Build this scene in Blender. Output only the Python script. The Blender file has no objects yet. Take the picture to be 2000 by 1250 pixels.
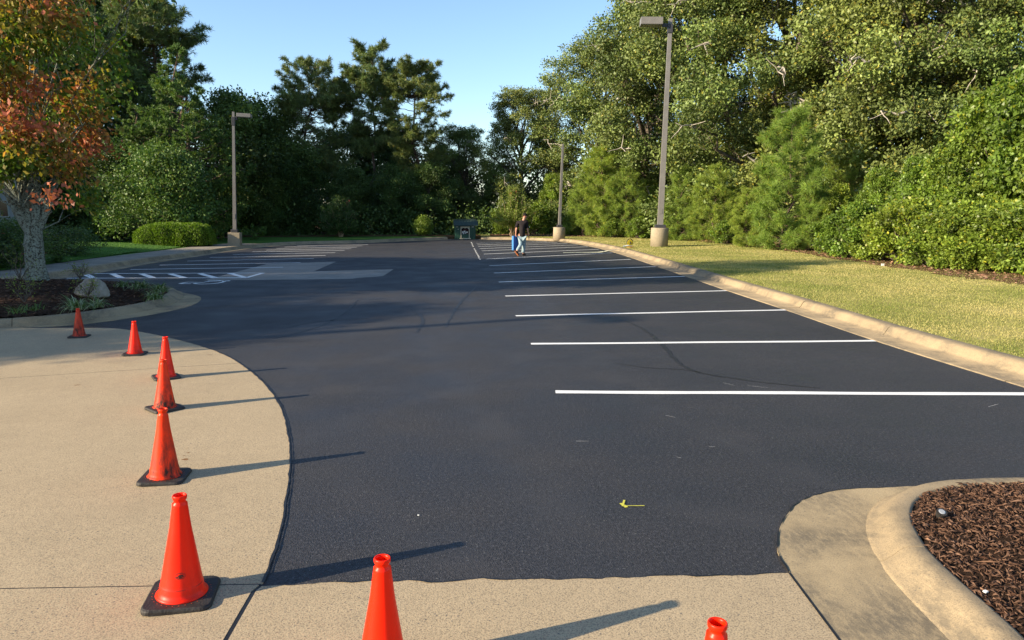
import bpy, bmesh, math, random
import numpy as np
from mathutils import Vector, Matrix
random.seed(7)
RNG = np.random.default_rng(7)
R = math.radians
PI = math.pi
scn = bpy.context.scene
COL = scn.collection

# ------------------------------------------------------------------ camera, world, sun, exposure
FPX = 1400.0; PITCH = math.atan(220 / 1400); YAW = R(4.0); CAMH = 1.9
cam = bpy.data.cameras.new('camera'); cam.sensor_width = 36; cam.lens = FPX / 2000 * 36
cam.clip_start = 0.05; cam.clip_end = 3000
camo = bpy.data.objects.new('camera', cam); COL.objects.link(camo)
camo.location = (0, 0, CAMH); camo.rotation_euler = (PI / 2 - PITCH, 0, -YAW)
scn.camera = camo
SUN_EL = R(20.5); SUN_AZ = R(199.5)            # direction (from +x, counter-clockwise) in which the sun stands
SUNV = Vector((math.cos(SUN_EL) * math.cos(SUN_AZ), math.cos(SUN_EL) * math.sin(SUN_AZ), math.sin(SUN_EL)))
w = bpy.data.worlds.new('World'); scn.world = w; w.use_nodes = True
nt = w.node_tree; bg = nt.nodes['Background']
sky = nt.nodes.new('ShaderNodeTexSky'); sky.sky_type = 'NISHITA'; sky.sun_disc = False
sky.sun_elevation = SUN_EL; sky.sun_rotation = math.atan2(SUNV.x, SUNV.y) % (2 * PI)
sky.air_density = 1.0; sky.dust_density = 0.4; sky.ozone_density = 2.8
nt.links.new(sky.outputs[0], bg.inputs[0]); bg.inputs[1].default_value = 0.115
sl = bpy.data.lights.new('sun', 'SUN'); sl.energy = 5.0; sl.angle = R(0.53); sl.color = (1.0, 0.84, 0.60)
so = bpy.data.objects.new('sun', sl); COL.objects.link(so); so.rotation_euler = SUNV.to_track_quat('Z', 'Y').to_euler()
scn.view_settings.view_transform = 'Standard'; scn.view_settings.look = 'None'
scn.view_settings.exposure = 1.22; scn.view_settings.gamma = 1; scn.view_settings.use_curve_mapping = False
scn.render.engine = 'CYCLES'
scn.cycles.max_bounces = 6; scn.cycles.transparent_max_bounces = 4

# ------------------------------------------------------------------ helpers: geometry of the place
_f = Vector((math.sin(YAW) * math.cos(PITCH), math.cos(YAW) * math.cos(PITCH), -math.sin(PITCH)))
_r = _f.cross(Vector((0, 0, 1))).normalized(); _u = _r.cross(_f)
def ray(x, y): return _f + (x - 1000) / FPX * _r - (y - 625) / FPX * _u
def G(x, y, z=0.0):
    d = ray(x, y); t = (z - CAMH) / d.z; return Vector((d.x * t, d.y * t, z))
def at(x, y, Y):
    d = ray(x, y); t = Y / d.y; return Vector((d.x * t, Y, CAMH + d.z * t))
def g2(pts, z=0.0): return [G(x, y, z).xy for x, y in pts]

def catmull(pts, step=0.25, closed=False):
    P = [Vector(p) for p in pts]; out = []
    n = len(P)
    rng_ = range(n) if closed else range(n - 1)
    for i in rng_:
        p0 = P[(i - 1) % n] if (closed or i > 0) else P[0] * 2 - P[1]
        p1 = P[i]; p2 = P[(i + 1) % n]
        p3 = P[(i + 2) % n] if (closed or i + 2 < n) else P[-1] * 2 - P[-2]
        k = max(1, int((p2 - p1).length / step))
        for j in range(k):
            t = j / k
            out.append(0.5 * ((2 * p1) + (p2 - p0) * t + (2 * p0 - 5 * p1 + 4 * p2 - p3) * t * t + (3 * p1 - p0 - 3 * p2 + p3) * t ** 3))
    if not closed: out.append(P[-1])
    return out

def poly_dist(P, poly):
    """signed distance (inside positive) of points P (n,2) to polygon"""
    V = np.array([(p[0], p[1]) for p in poly]); W = np.roll(V, -1, 0)
    dmin = np.full(len(P), 1e9); inside = np.zeros(len(P), bool)
    for a, b in zip(V, W):
        ab = b - a; L = ab @ ab
        if L < 1e-12: continue
        t = np.clip(((P - a) @ ab) / L, 0, 1)
        d = np.linalg.norm(P - (a + t[:, None] * ab), axis=1); dmin = np.minimum(dmin, d)
        if abs(ab[1]) > 1e-12:
            c = ((a[1] > P[:, 1]) != (b[1] > P[:, 1])) & (P[:, 0] < ab[0] * (P[:, 1] - a[1]) / ab[1] + a[0])
            inside ^= c
    return np.where(inside, dmin, -dmin)

# ------------------------------------------------------------------ helpers: objects
def link(o, parent=None):
    COL.objects.link(o)
    if parent: o.parent = parent
    return o
def tag(o, label=None, cat=None, group=None, kind=None):
    if label: o['label'] = label
    if cat: o['category'] = cat
    if group: o['group'] = group
    if kind: o['kind'] = kind
    return o
def thing(name, label, cat, loc=(0, 0, 0), rz=0, group=None):
    o = bpy.data.objects.new(name, None); o.empty_display_size = 0.2
    o.location = loc; o.rotation_euler = (0, 0, rz); link(o); return tag(o, label, cat, group)
def mesh_np(name, V, F, mats, tint=None, midx=None, smooth=False):
    me = bpy.data.meshes.new(name); V = np.asarray(V, np.float32); F = np.asarray(F, np.int32)
    k = F.shape[1]
    me.vertices.add(len(V)); me.vertices.foreach_set('co', V.ravel())
    me.loops.add(F.size); me.loops.foreach_set('vertex_index', F.ravel())
    me.polygons.add(len(F)); me.polygons.foreach_set('loop_start', np.arange(0, F.size, k, dtype=np.int32))
    for m in (mats if isinstance(mats, (list, tuple)) else [mats]): me.materials.append(m)
    if midx is not None: me.polygons.foreach_set('material_index', np.asarray(midx, np.int32))
    if smooth: me.polygons.foreach_set('use_smooth', np.ones(len(F), bool))
    me.update(calc_edges=True); me.validate()
    if tint is not None:
        a = me.attributes.new('tint', 'FLOAT_COLOR', 'POINT')
        c = np.ones((len(V), 4), np.float32); c[:, :3] = tint; a.data.foreach_set('color', c.ravel())
    return me
def obj(name, me, parent=None, loc=None): 
    o = bpy.data.objects.new(name, me); link(o, parent)
    if loc is not None: o.location = loc
    return o
def bm_obj(name, bm, mat, parent=None, smooth=False, bevel=0, seg=2, loc=None):
    if bevel:
        bmesh.ops.bevel(bm, geom=[e for e in bm.edges if e.calc_face_angle(0) > 0.6], offset=bevel, segments=seg, affect='EDGES', profile=0.6)
    me = bpy.data.meshes.new(name); bm.to_mesh(me); bm.free()
    for m in (mat if isinstance(mat, (list, tuple)) else [mat]): me.materials.append(m)
    if smooth:
        for p in me.polygons: p.use_smooth = True
    return obj(name, me, parent, loc)
def add_box(bm, c, s, rot=None, mi=0):
    r = bmesh.ops.create_cube(bm, size=1.0)
    M = Matrix.Translation(c) @ (rot.to_4x4() if rot else Matrix()) @ Matrix.Diagonal((*s, 1))
    bmesh.ops.transform(bm, matrix=M, verts=r['verts'])
    for f in {f for v in r['verts'] for f in v.link_faces}: f.material_index = mi
    return r['verts']
def box(c, s, rot=None):
    bm = bmesh.new(); add_box(bm, c, s, rot); return bm
def lathe(prof, n=32, cap=True):
    bm = bmesh.new(); rings = []
    for r, z in prof: rings.append([bm.verts.new((r * math.cos(2 * PI * i / n), r * math.sin(2 * PI * i / n), z)) for i in range(n)])
    for a, b in zip(rings, rings[1:]):
        for i in range(n): bm.faces.new((a[i], a[(i + 1) % n], b[(i + 1) % n], b[i]))
    if cap: bm.faces.new(rings[-1]); bm.faces.new(rings[0][::-1])
    return bm
def tube_np(path, radii, n=6):
    P = np.array(path, float); m = len(P); V = []; F = []
    T = np.gradient(P, axis=0); T /= np.linalg.norm(T, axis=1)[:, None] + 1e-9
    ref = np.array([0.31, 0.17, 0.93]) if abs(T[0][2]) < 0.9 else np.array([1, 0.1, 0.05])
    a = np.arange(n) * 2 * PI / n
    for i in range(m):
        s = np.cross(T[i], ref); s /= np.linalg.norm(s) + 1e-9; u = np.cross(s, T[i])
        V.append(P[i] + radii[i] * (np.cos(a)[:, None] * s + np.sin(a)[:, None] * u))
    V = np.concatenate(V)
    for i in range(m - 1):
        for j in range(n):
            F.append((i * n + j, i * n + (j + 1) % n, (i + 1) * n + (j + 1) % n, (i + 1) * n + j))
    return V, np.array(F)
class Tubes:
    def __init__(s): s.V = []; s.F = []; s.n = 0
    def add(s, path, radii, n=6):
        V, F = tube_np(path, radii, n); s.V.append(V); s.F.append(F + s.n); s.n += len(V)
    def mesh(s, name, mat): return mesh_np(name, np.concatenate(s.V), np.concatenate(s.F), mat, smooth=True)
def poly_bm(pts, z0, z1=None):
    bm = bmesh.new(); vs = [bm.verts.new((p[0], p[1], z1 if z1 is not None else z0)) for p in pts]
    f = bm.faces.new(vs); f.normal_update()
    if f.normal.z < 0: f.normal_flip()
    if z1 is not None:
        r = bmesh.ops.extrude_face_region(bm, geom=[f])
        bmesh.ops.translate(bm, verts=[v for v in r['geom'] if isinstance(v, bmesh.types.BMVert)], vec=(0, 0, z0 - z1))
        bmesh.ops.recalc_face_normals(bm, faces=bm.faces)
        for ff in bm.faces:
            pass
    bmesh.ops.triangulate(bm, faces=[f for f in bm.faces if len(f.verts) > 4], ngon_method='EAR_CLIP')
    return bm
def grid_field(poly, cell, zf, margin=0.0, mats=None, name='m'):
    V = np.array([(p[0], p[1]) for p in poly]); lo = V.min(0) - margin; hi = V.max(0) + margin
    nx = int((hi[0] - lo[0]) / cell) + 2; ny = int((hi[1] - lo[1]) / cell) + 2
    X, Y = np.meshgrid(lo[0] + np.arange(nx) * cell, lo[1] + np.arange(ny) * cell)
    P = np.stack([X.ravel(), Y.ravel()], 1); D = poly_dist(P, poly)
    ok = (D > -margin - 1e-6).reshape(ny, nx)
    Z = zf(P, D); idx = np.arange(nx * ny).reshape(ny, nx)
    q = ok[:-1, :-1] & ok[1:, :-1] & ok[:-1, 1:] & ok[1:, 1:]
    F = np.stack([idx[:-1, :-1][q], idx[:-1, 1:][q], idx[1:, 1:][q], idx[1:, :-1][q]], 1)
    used = np.unique(F); rem = np.full(nx * ny, -1); rem[used] = np.arange(len(used))
    return mesh_np(name, np.column_stack([P, Z])[used], rem[F], mats, smooth=True)
def sweep(prof, path, mat, parent, name, seg=3.0, gap=0.008, jitter=0.0):
    """kerb: pieces of length seg; prof = [(offset to the right of travel, z)]"""
    P = [Vector((p[0], p[1])) for p in path]
    L = [0]
    for a, b in zip(P, P[1:]): L.append(L[-1] + (b - a).length)
    nr = []
    for i in range(len(P)):
        t = (P[min(i + 1, len(P) - 1)] - P[max(i - 1, 0)]).normalized(); nr.append(Vector((t.y, -t.x)))
    def S(s):
        s = max(0, min(L[-1], s)); 
        i = max(0, min(len(L) - 2, int(np.searchsorted(L, s)) - 1)); t = (s - L[i]) / max(1e-9, L[i + 1] - L[i])
        return P[i].lerp(P[i + 1], t), nr[i].lerp(nr[i + 1], t).normalized()
    n = max(1, round(L[-1] / seg)); out = []
    for k in range(n):
        a, b = k * L[-1] / n + gap / 2, (k + 1) * L[-1] / n - gap / 2
        m = max(2, int((b - a) / 0.12) + 1); bm = bmesh.new(); rings = []
        dz = random.uniform(-jitter, jitter)
        for j in range(m):
            s = a + (b - a) * j / (m - 1); p, q = S(s)
            ed = min(j, m - 1 - j); sh = -0.004 if ed == 0 else 0
            rings.append([bm.verts.new((p.x + q.x * o, p.y + q.y * o, z + (sh + dz if z > 0.003 else 0))) for o, z in prof])
        for ra, rb in zip(rings, rings[1:]):
            for i in range(len(prof) - 1): bm.faces.new((ra[i], rb[i], rb[i + 1], ra[i + 1]))
        bm.faces.new([bm.verts.new(v.co) for v in rings[0]]); bm.faces.new([bm.verts.new(v.co) for v in rings[-1][::-1]])
        bmesh.ops.recalc_face_normals(bm, faces=bm.faces)
        o = bm_obj(name, bm, mat, parent)
        for p_ in o.data.polygons: p_.use_smooth = len(p_.vertices) == 4
        out.append(o)
    return out

# ------------------------------------------------------------------ materials
class N:
    def __init__(s, name, rough=0.8, spec=0.3):
        s.m = bpy.data.materials.new(name); s.m.use_nodes = True; s.t = s.m.node_tree; s.b = s.t.nodes['Principled BSDF']
        s.b.inputs['Roughness'].default_value = rough; s.b.inputs['Specular IOR Level'].default_value = spec
        s.g = s.n('ShaderNodeNewGeometry').outputs['Position']; s.o = s.n('ShaderNodeTexCoord').outputs['Object']
    def n(s, t): return s.t.nodes.new(t)
    def l(s, a, b): s.t.links.new(a, b)
    def noise(s, scale, detail=3, co=None, rough=0.5, dist=0, out='Fac', vec=None):
        x = s.n('ShaderNodeTexNoise'); x.inputs['Scale'].default_value = scale; x.inputs['Detail'].default_value = detail
        x.inputs['Roughness'].default_value = rough; x.inputs['Distortion'].default_value = dist
        c = co or s.g
        if vec: c = s.scale(c, vec)
        s.l(c, x.inputs['Vector']); return x.outputs[out]
    def scale(s, c, vec):
        m = s.n('ShaderNodeMapping'); m.inputs['Scale'].default_value = vec; s.l(c, m.inputs['Vector']); return m.outputs[0]
    def vor(s, scale, co=None, feat='F1', out='Distance', rnd=1):
        x = s.n('ShaderNodeTexVoronoi'); x.feature = feat; x.inputs['Scale'].default_value = scale; x.inputs['Randomness'].default_value = rnd
        s.l(co or s.g, x.inputs['Vector']); return x.outputs[out]
    def ramp(s, fac, stops, interp='LINEAR'):
        x = s.n('ShaderNodeValToRGB'); s.l(fac, x.inputs[0]); cr = x.color_ramp; cr.interpolation = interp
        while len(cr.elements) < len(stops): cr.elements.new(0.5)
        for e, (p, c) in zip(cr.elements, stops):
            e.position = p; e.color = (*c, 1) if isinstance(c, tuple) else (c, c, c, 1)
        return x.outputs[0]
    def mix(s, f, a, b, mode='MIX'):
        x = s.n('ShaderNodeMix'); x.data_type = 'RGBA'; x.blend_type = mode
        for v, i in ((f, 0), (a, 6), (b, 7)):
            if hasattr(v, 'links'): s.l(v, x.inputs[i])
            elif i == 0: x.inputs[0].default_value = v
            else: x.inputs[i].default_value = (*v, 1) if isinstance(v, tuple) else (v, v, v, 1)
        return x.outputs[2]
    def math(s, op, a, b=0.0):
        x = s.n('ShaderNodeMath'); x.operation = op
        for v, i in ((a, 0), (b, 1)):
            if hasattr(v, 'links'): s.l(v, x.inputs[i])
            else: x.inputs[i].default_value = v
        return x.outputs[0]
    def col(s, c):
        if hasattr(c, 'links'): s.l(c, s.b.inputs['Base Color'])
        else: s.b.inputs['Base Color'].default_value = (*c, 1)
        return s
    def bump(s, h, strength=0.5, dist=0.01):
        x = s.n('ShaderNodeBump'); x.inputs['Strength'].default_value = strength; x.inputs['Distance'].default_value = dist
        s.l(h, x.inputs['Height']); s.l(x.outputs[0], s.b.inputs['Normal']); return s
    def rough(s, v):
        if hasattr(v, 'links'): s.l(v, s.b.inputs['Roughness'])
        else: s.b.inputs['Roughness'].default_value = v
        return s

def m_asphalt():
    a = N('asphalt_sealed', 0.62, 0.45)
    big = a.noise(0.35, 4, rough=0.6, dist=0.6); med = a.noise(2.2, 5, rough=0.65, vec=(0.5, 2.2, 1)); fine = a.noise(140, 2); 
    base = a.ramp(big, [(0.3, (0.025, 0.025, 0.0285)), (0.7, (0.033, 0.0325, 0.036))])
    base = a.mix(a.ramp(med, [(0.42, 0.0), (0.72, 0.2)]), base, (0.043, 0.042, 0.046))
    base = a.mix(1.0, base, a.ramp(a.noise(110, 3, rough=.8), [(0.36, 0.45), (0.52, 1.0), (0.66, 2.0)]), 'MULTIPLY')
    base = a.mix(1.0, base, a.ramp(a.noise(42, 4, rough=.8), [(0.38, 0.55), (0.52, 1.0), (0.64, 1.75)]), 'MULTIPLY')
    for cx, cy, rad, wd in ((6.5, 9.0, 6.9, .16), (6.5, 9.0, 8.4, .16), (-9.5, 13.5, 9.6, .2), (-9.5, 13.5, 11.2, .2), (0.5, -4, 11.5, .18), (0.5, -4, 13.1, .18), (30, 12, 28.6, .22), (30, 12, 30.4, .22)):
        vs = a.n('ShaderNodeVectorMath'); vs.operation = 'DISTANCE'; a.l(a.scale(a.g, (1, 1, 0)), vs.inputs[0]); vs.inputs[1].default_value = (cx, cy, 0)
        q = a.math('ABSOLUTE', a.math('SUBTRACT', a.math('ADD', vs.outputs['Value'], a.math('MULTIPLY', a.noise(.6, 2), .8)), rad + .4)); q = a.ramp(q, [(wd * .5, 1.0), (wd * 1.3, 0.0)])
        base = a.mix(a.math('MULTIPLY', q, a.ramp(a.noise(1.3, 4, rough=.7), [(.42, 0.0), (.6, .5)])), base, (0.040, 0.039, 0.042))
    st = a.vor(95); sp = a.ramp(a.noise(38, 2), [(0.60, 0.0), (0.68, 1.0)])
    spec = a.mix(a.math('MULTIPLY', sp, a.ramp(st, [(0.18, 1.0), (0.32, 0.0)])), base, (0.20, 0.20, 0.19))
    a.col(spec)
    h = a.math('ADD', a.math('MULTIPLY', a.vor(120), 0.9), a.math('ADD', a.math('MULTIPLY', fine, 0.9), a.math('MULTIPLY', a.noise(26, 4, rough=.7), 1.0)))
    a.bump(h, 0.42, 0.008); a.rough(a.ramp(a.noise(1.1, 4), [(0.3, 0.5), (0.7, 0.75)]))
    return a.m
def m_conc(name='concrete', tone=(0.36, 0.285, 0.185), stain=0.25, speck=1.0, dirt=0.0):
    a = N(name, 0.88, 0.2)
    big = a.noise(0.8, 5, rough=0.6); med = a.noise(7, 5, rough=0.7)
    t = Vector(tone)
    base = a.mix(a.ramp(big, [(0.3, 0.0), (0.75, 1.0)]), tuple(t), tuple(t * (1 - stain)))
    base = a.mix(a.ramp(med, [(0.35, 0.0), (0.7, 0.45)]), base, tuple(t * 1.12))
    gr = a.noise(130, 3, rough=0.75)
    base = a.mix(a.math('MULTIPLY', a.ramp(gr, [(0.36, 0.85), (0.52, 0.0)]), speck), base, (0.115, 0.095, 0.072))
    pit = a.math('MULTIPLY', a.ramp(a.vor(30, a.scale(a.g, (1, 1, 1))), [(0.10, 1.0), (0.19, 0.0)]), a.ramp(a.noise(3.0, 3), [(0.42, 0.0), (0.6, 1.0)]))
    base = a.mix(a.math('MULTIPLY', pit, speck), base, (0.10, 0.095, 0.09))
    if dirt:
        d = a.math('MULTIPLY', a.ramp(a.noise(1.6, 4, rough=0.6, dist=0.6), [(0.40, 0.0), (0.62, 1.0)]), a.ramp(a.noise(16, 6, rough=0.75, vec=(1.6, .6, 1)), [(0.38, 0.25 * dirt), (0.56, dirt * 1.3)]))
        base = a.mix(d, base, (0.095, 0.085, 0.07))
    a.col(base)
    a.bump(a.math('ADD', gr, a.math('MULTIPLY', a.noise(30, 3), 0.7)), 0.35, 0.006)
    return a.m
def simple(name, c, rough=0.7, spec=0.3, var=0.25, sc=8, bump=0.1, metal=0, obj_co=True):
    a = N(name, rough, spec); c = Vector(c)
    co = a.o if obj_co else a.g
    a.col(a.mix(a.ramp(a.noise(sc, 4, co), [(0.3, 0.0), (0.7, 1.0)]), tuple(c * (1 - var)), tuple(c * (1 + var * 0.6))))
    a.b.inputs['Metallic'].default_value = metal
    if bump: a.bump(a.noise(sc * 6, 3, co), bump, 0.01)
    return a.m
def m_leaf(name, c, trans=0.3, rough=0.45, spec=0.4, objvar=0.25):
    a = N(name, rough, spec)
    at_ = a.n('ShaderNodeAttribute'); at_.attribute_name = 'tint'
    oi = a.n('ShaderNodeObjectInfo')
    base = a.mix(1.0, c, at_.outputs['Color'], 'MULTIPLY')
    v = a.ramp(oi.outputs['Random'], [(0.0, (1 - objvar, 1 - objvar * .6, 1 - objvar)), (0.5, (1., 1., 1.)), (1.0, (1 + objvar, 1 + objvar * .5, 1 - objvar * .3))])
    base = a.mix(1.0, base, v, 'MULTIPLY'); a.col(base)
    tr = a.n('ShaderNodeBsdfTranslucent'); a.l(a.mix(1.0, base, (1.25, 1.35, 0.5), 'MULTIPLY'), tr.inputs[0])
    mx = a.n('ShaderNodeMixShader'); mx.inputs[0].default_value = trans
    a.l(a.b.outputs[0], mx.inputs[1]); a.l(tr.outputs[0], mx.inputs[2])
    a.l(mx.outputs[0], a.t.nodes['Material Output'].inputs[0]); return a.m
def m_bark(name, c1, c2, sc=1.0, bump=0.8):
    a = N(name, 0.9, 0.15)
    n = a.noise(9 * sc, 5, a.o, 0.65, vec=(1, 1, 0.22)); a.col(a.ramp(n, [(0.35, c1), (0.62, c2)])); a.bump(n, bump, 0.03); return a.m
def m_lichen_bark():
    a = N('lichen_bark', 0.95, 0.1)
    n = a.noise(26, 7, a.o, 0.75); n2 = a.noise(5, 4, a.o, 0.6, vec=(1, 1, .6))
    lich = a.ramp(n, [(0.42, 0.0), (0.52, 1.0)])
    base = a.mix(lich, (0.045, 0.038, 0.03), (0.27, 0.30, 0.25)); base = a.mix(a.ramp(n2, [(0.5, 0.0), (0.7, 0.6)]), base, (0.16, 0.15, 0.12))
    a.col(base); a.bump(a.math('ADD', n, n2), 0.9, 0.03); return a.m
def m_ground(name, stops, sc=1.2, bump=0.6):
    a = N(name, 0.95, 0.1)
    n = a.math('ADD', a.math('MULTIPLY', a.noise(sc, 5, rough=0.65, dist=0.4), 0.65), a.math('MULTIPLY', a.noise(sc * 22, 4, rough=0.75), 0.35))
    a.col(a.ramp(n, stops)); a.bump(a.noise(sc * 30, 4, rough=0.7), bump, 0.03); return a.m
def m_cone(name, hue, dirt, lo, seed=0.0, scuff=None):
    a = N(name, 0.5, 0.22)
    sep = a.n('ShaderNodeSeparateXYZ'); a.l(a.o, sep.inputs[0])
    z = a.n('ShaderNodeMapRange'); a.l(sep.outputs[2], z.inputs[0]); z.inputs[1].default_value = 0.05; z.inputs[2].default_value = lo; z.inputs[3].default_value = 1; z.inputs[4].default_value = 0
    mp = a.n('ShaderNodeMapping'); mp.inputs['Location'].default_value = (seed, seed * 2, 0); mp.inputs['Scale'].default_value = (1, 1, 0.35); a.l(a.o, mp.inputs[0])
    n = a.noise(26, 5, mp.outputs[0], 0.7); n2 = a.noise(7, 3, mp.outputs[0])
    d = a.math('MULTIPLY', a.math('ADD', a.math('MULTIPLY', z.outputs[0], 1.0), a.math('MULTIPLY', n2, 0.5)), a.ramp(n, [(0.34, 0.0), (0.62, 1.0)]))
    d = a.math('MULTIPLY', d, dirt)
    scr = a.math('MULTIPLY', a.ramp(a.noise(60, 2, mp.outputs[0]), [(0.70, 0.0), (0.74, 0.8)]), dirt)
    if scuff:
        vs = a.n('ShaderNodeVectorMath'); vs.operation = 'DISTANCE'; mq = a.scale(a.o, (1, 1, 1.5)); a.l(mq, vs.inputs[0]); vs.inputs[1].default_value = (scuff[0], scuff[1], scuff[2] * 1.5)
        d = a.math('MAXIMUM', d, a.math('MULTIPLY', a.ramp(vs.outputs['Value'], [(0.016, 1.0), (0.034, 0.0)]), a.ramp(a.noise(90, 3, a.scale(a.o, (1, 1, 2.5))), [(0.42, 0.0), (0.5, 1.0)])))
    ring = a.n('ShaderNodeMapRange'); ring.interpolation_type = 'SMOOTHSTEP'; a.l(a.math('ABSOLUTE', a.math('SUBTRACT', sep.outputs[2], 0.082)), ring.inputs[0]); ring.inputs[1].default_value = 0.0015; ring.inputs[2].default_value = 0.004; ring.inputs[3].default_value = 0.55; ring.inputs[4].default_value = 0
    d = a.math('MAXIMUM', d, a.math('MULTIPLY', ring.outputs[0], a.ramp(a.noise(20, 3, a.o), [(.4, 0.2), (.6, 1.0)])))
    cl = a.n('ShaderNodeClamp'); a.l(a.math('MAXIMUM', d, scr), cl.inputs[0])
    a.col(a.mix(cl.outputs[0], hue, (0.05, 0.022, 0.015))); a.rough(a.ramp(cl.outputs[0], [(0, 0.36), (1, 0.7)])); return a.m
def m_white():
    a = N('road_paint_white', 0.6, 0.3)
    c = a.mix(a.ramp(a.noise(70, 4, rough=.8), [(0.56, 0.0), (0.68, 0.55)]), (0.78, 0.78, 0.76), (0.25, 0.25, 0.25))
    a.col(c); a.bump(a.vor(70), 0.25, 0.004); return a.m

M = {}
M['asphalt'] = m_asphalt(); M['white'] = m_white()
M['conc'] = m_conc('concrete_driveway', (0.455, 0.355, 0.225), 0.2, 0.95)
M['conc_kerb'] = m_conc('concrete_kerb', (0.37, 0.285, 0.175), 0.3, 0.6, 0.5)
M['conc_pan'] = m_conc('concrete_gutter', (0.44, 0.34, 0.20), 0.3, 0.6, 0.55)
M['conc_old'] = m_conc('concrete_walk', (0.30, 0.27, 0.22), 0.3, 0.5, 0.4)
M['conc_base'] = m_conc('concrete_base', (0.36, 0.30, 0.21), 0.2, 0.5, 0.3)
M['patch'] = m_conc('worn_asphalt', (0.31, 0.29, 0.26), 0.25, 0.6, 0.2)
M['tar'] = simple('tar_sealer', (0.014, 0.014, 0.016), 0.45, 0.4, 0.3, 20, 0.2)
M['yellow_paint'] = simple('yellow_paint', (0.55, 0.52, 0.08), 0.7, 0.2, 0.2, 40, 0.1)
M['chalk'] = simple('chalk', (0.5, 0.5, 0.48), 0.9, 0.1, 0.5, 30, 0.1)
M['mulch'] = m_ground('mulch_bed', [(0.3, (0.02, 0.012, 0.008)), (0.6, (0.06, 0.035, 0.022)), (0.8, (0.10, 0.06, 0.04))], 6, 1.0)
M['soil'] = m_ground('forest_floor', [(0.3, (0.03, 0.02, 0.012)), (0.55, (0.13, 0.075, 0.035)), (0.8, (0.22, 0.13, 0.06))], 2.0, 1.0)
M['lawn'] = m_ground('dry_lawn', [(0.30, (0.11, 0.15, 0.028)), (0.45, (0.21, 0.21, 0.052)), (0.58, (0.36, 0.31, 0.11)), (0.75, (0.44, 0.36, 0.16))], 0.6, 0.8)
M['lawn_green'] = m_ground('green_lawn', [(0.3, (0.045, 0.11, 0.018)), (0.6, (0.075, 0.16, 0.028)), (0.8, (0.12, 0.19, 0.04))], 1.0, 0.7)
M['oak'] = m_leaf('oak_leaf', (0.135, 0.175, 0.046), 0.16, 0.55, 0.4)
M['bright'] = m_leaf('thicket_leaf', (0.155, 0.225, 0.032), 0.35, 0.45, 0.4)
M['dark'] = m_leaf('dark_leaf', (0.072, 0.12, 0.034), 0.25, 0.5, 0.3)
M['maple'] = m_leaf('maple_leaf', (1.0, 1.0, 1.0), 0.45, 0.5, 0.3, 0.0)
M['needle'] = m_leaf('pine_needle', (0.125, 0.17, 0.055), 0.2, 0.5, 0.35)
M['needle_y'] = m_leaf('young_pine_needle', (0.20, 0.285, 0.05), 0.3, 0.5, 0.35, 0.15)
M['cedar'] = m_leaf('cedar_spray', (0.105, 0.17, 0.04), 0.2, 0.55, 0.3, 0.15)
M['hedge'] = m_leaf('hedge_leaf', (0.13, 0.21, 0.02), 0.3, 0.5, 0.3, 0.0)
M['myrtle'] = m_leaf('crepe_myrtle_leaf', (0.16, 0.21, 0.04), 0.3, 0.5, 0.3, 0.0)
M['blade'] = m_leaf('grass_blade', (1, 1, 1), 0.3, 0.6, 0.2, 0.0)
M['chip'] = m_leaf('bark_chip', (1, 1, 1), 0.0, 0.9, 0.1, 0.0)
M['bark'] = m_bark('bark', (0.05, 0.04, 0.03), (0.15, 0.125, 0.10))
M['bark_pale'] = m_bark('pale_bark', (0.22, 0.195, 0.165), (0.46, 0.42, 0.36), 0.8)
M['bark_pine'] = m_bark('pine_bark', (0.05, 0.035, 0.028), (0.16, 0.11, 0.085))
M['lichen'] = m_lichen_bark()
M['myrtle_bark'] = m_bark('crepe_myrtle_bark', (0.30, 0.20, 0.13), (0.5, 0.36, 0.24), 0.6, 0.3)
M['bronze'] = simple('bronze_paint', (0.165, 0.155, 0.145), 0.45, 0.4, 0.12, 5, 0.05)
M['bronze_dark'] = simple('dark_bronze_paint', (0.035, 0.035, 0.04), 0.5, 0.4, 0.12, 5, 0.05)
M['lamp_glass'] = simple('lamp_lens', (0.25, 0.25, 0.2), 0.15, 0.5, 0.1, 5, 0)
M['rubber'] = simple('black_rubber', (0.028, 0.025, 0.023), 0.6, 0.35, 0.45, 14, 0.35)
M['dot'] = simple('orange_plug', (0.5, 0.07, 0.03), 0.5, 0.3, 0.1, 5, 0)

# ------------------------------------------------------------------ ground, lot, slabs
def struct(name, o): o.name = name; o['kind'] = 'structure'; return o
gr = obj('ground', mesh_np('ground', [(-900, -900, -0.06), (900, -900, -0.06), (900, 900, -0.06), (-900, 900, -0.06)], [(0, 1, 2, 3)], M['soil'])); struct('ground', gr)

LK = g2([(-900, 690), (-400, 612), (0, 560), (100, 547), (200, 532), (300, 514), (410, 497.5), (476, 487.6), (530, 481.5), (600, 477.5), (710, 475), (800, 471), (884, 467.6)])
RK = g2([(935, 467.8), (1000, 468.6), (1050, 470.3), (1100, 473), (1150, 481), (1190, 490.5), (1237, 505), (1338, 539.5), (1420, 568), (1535, 606), (1712, 667), (2000, 757), (2600, 943)])
LKs = catmull(LK, 0.3); RKs = catmull(RK, 0.3)
lot_poly = [Vector(p) for p in LKs] + [Vector(p) for p in RKs] + [Vector((RKs[-1].x, -12)), Vector((-40, -12)), Vector((-40, LKs[0].y))]
asph = struct('asphalt_lot', bm_obj('asphalt_lot', poly_bm(lot_poly, 0.0), M['asphalt']))

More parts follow.
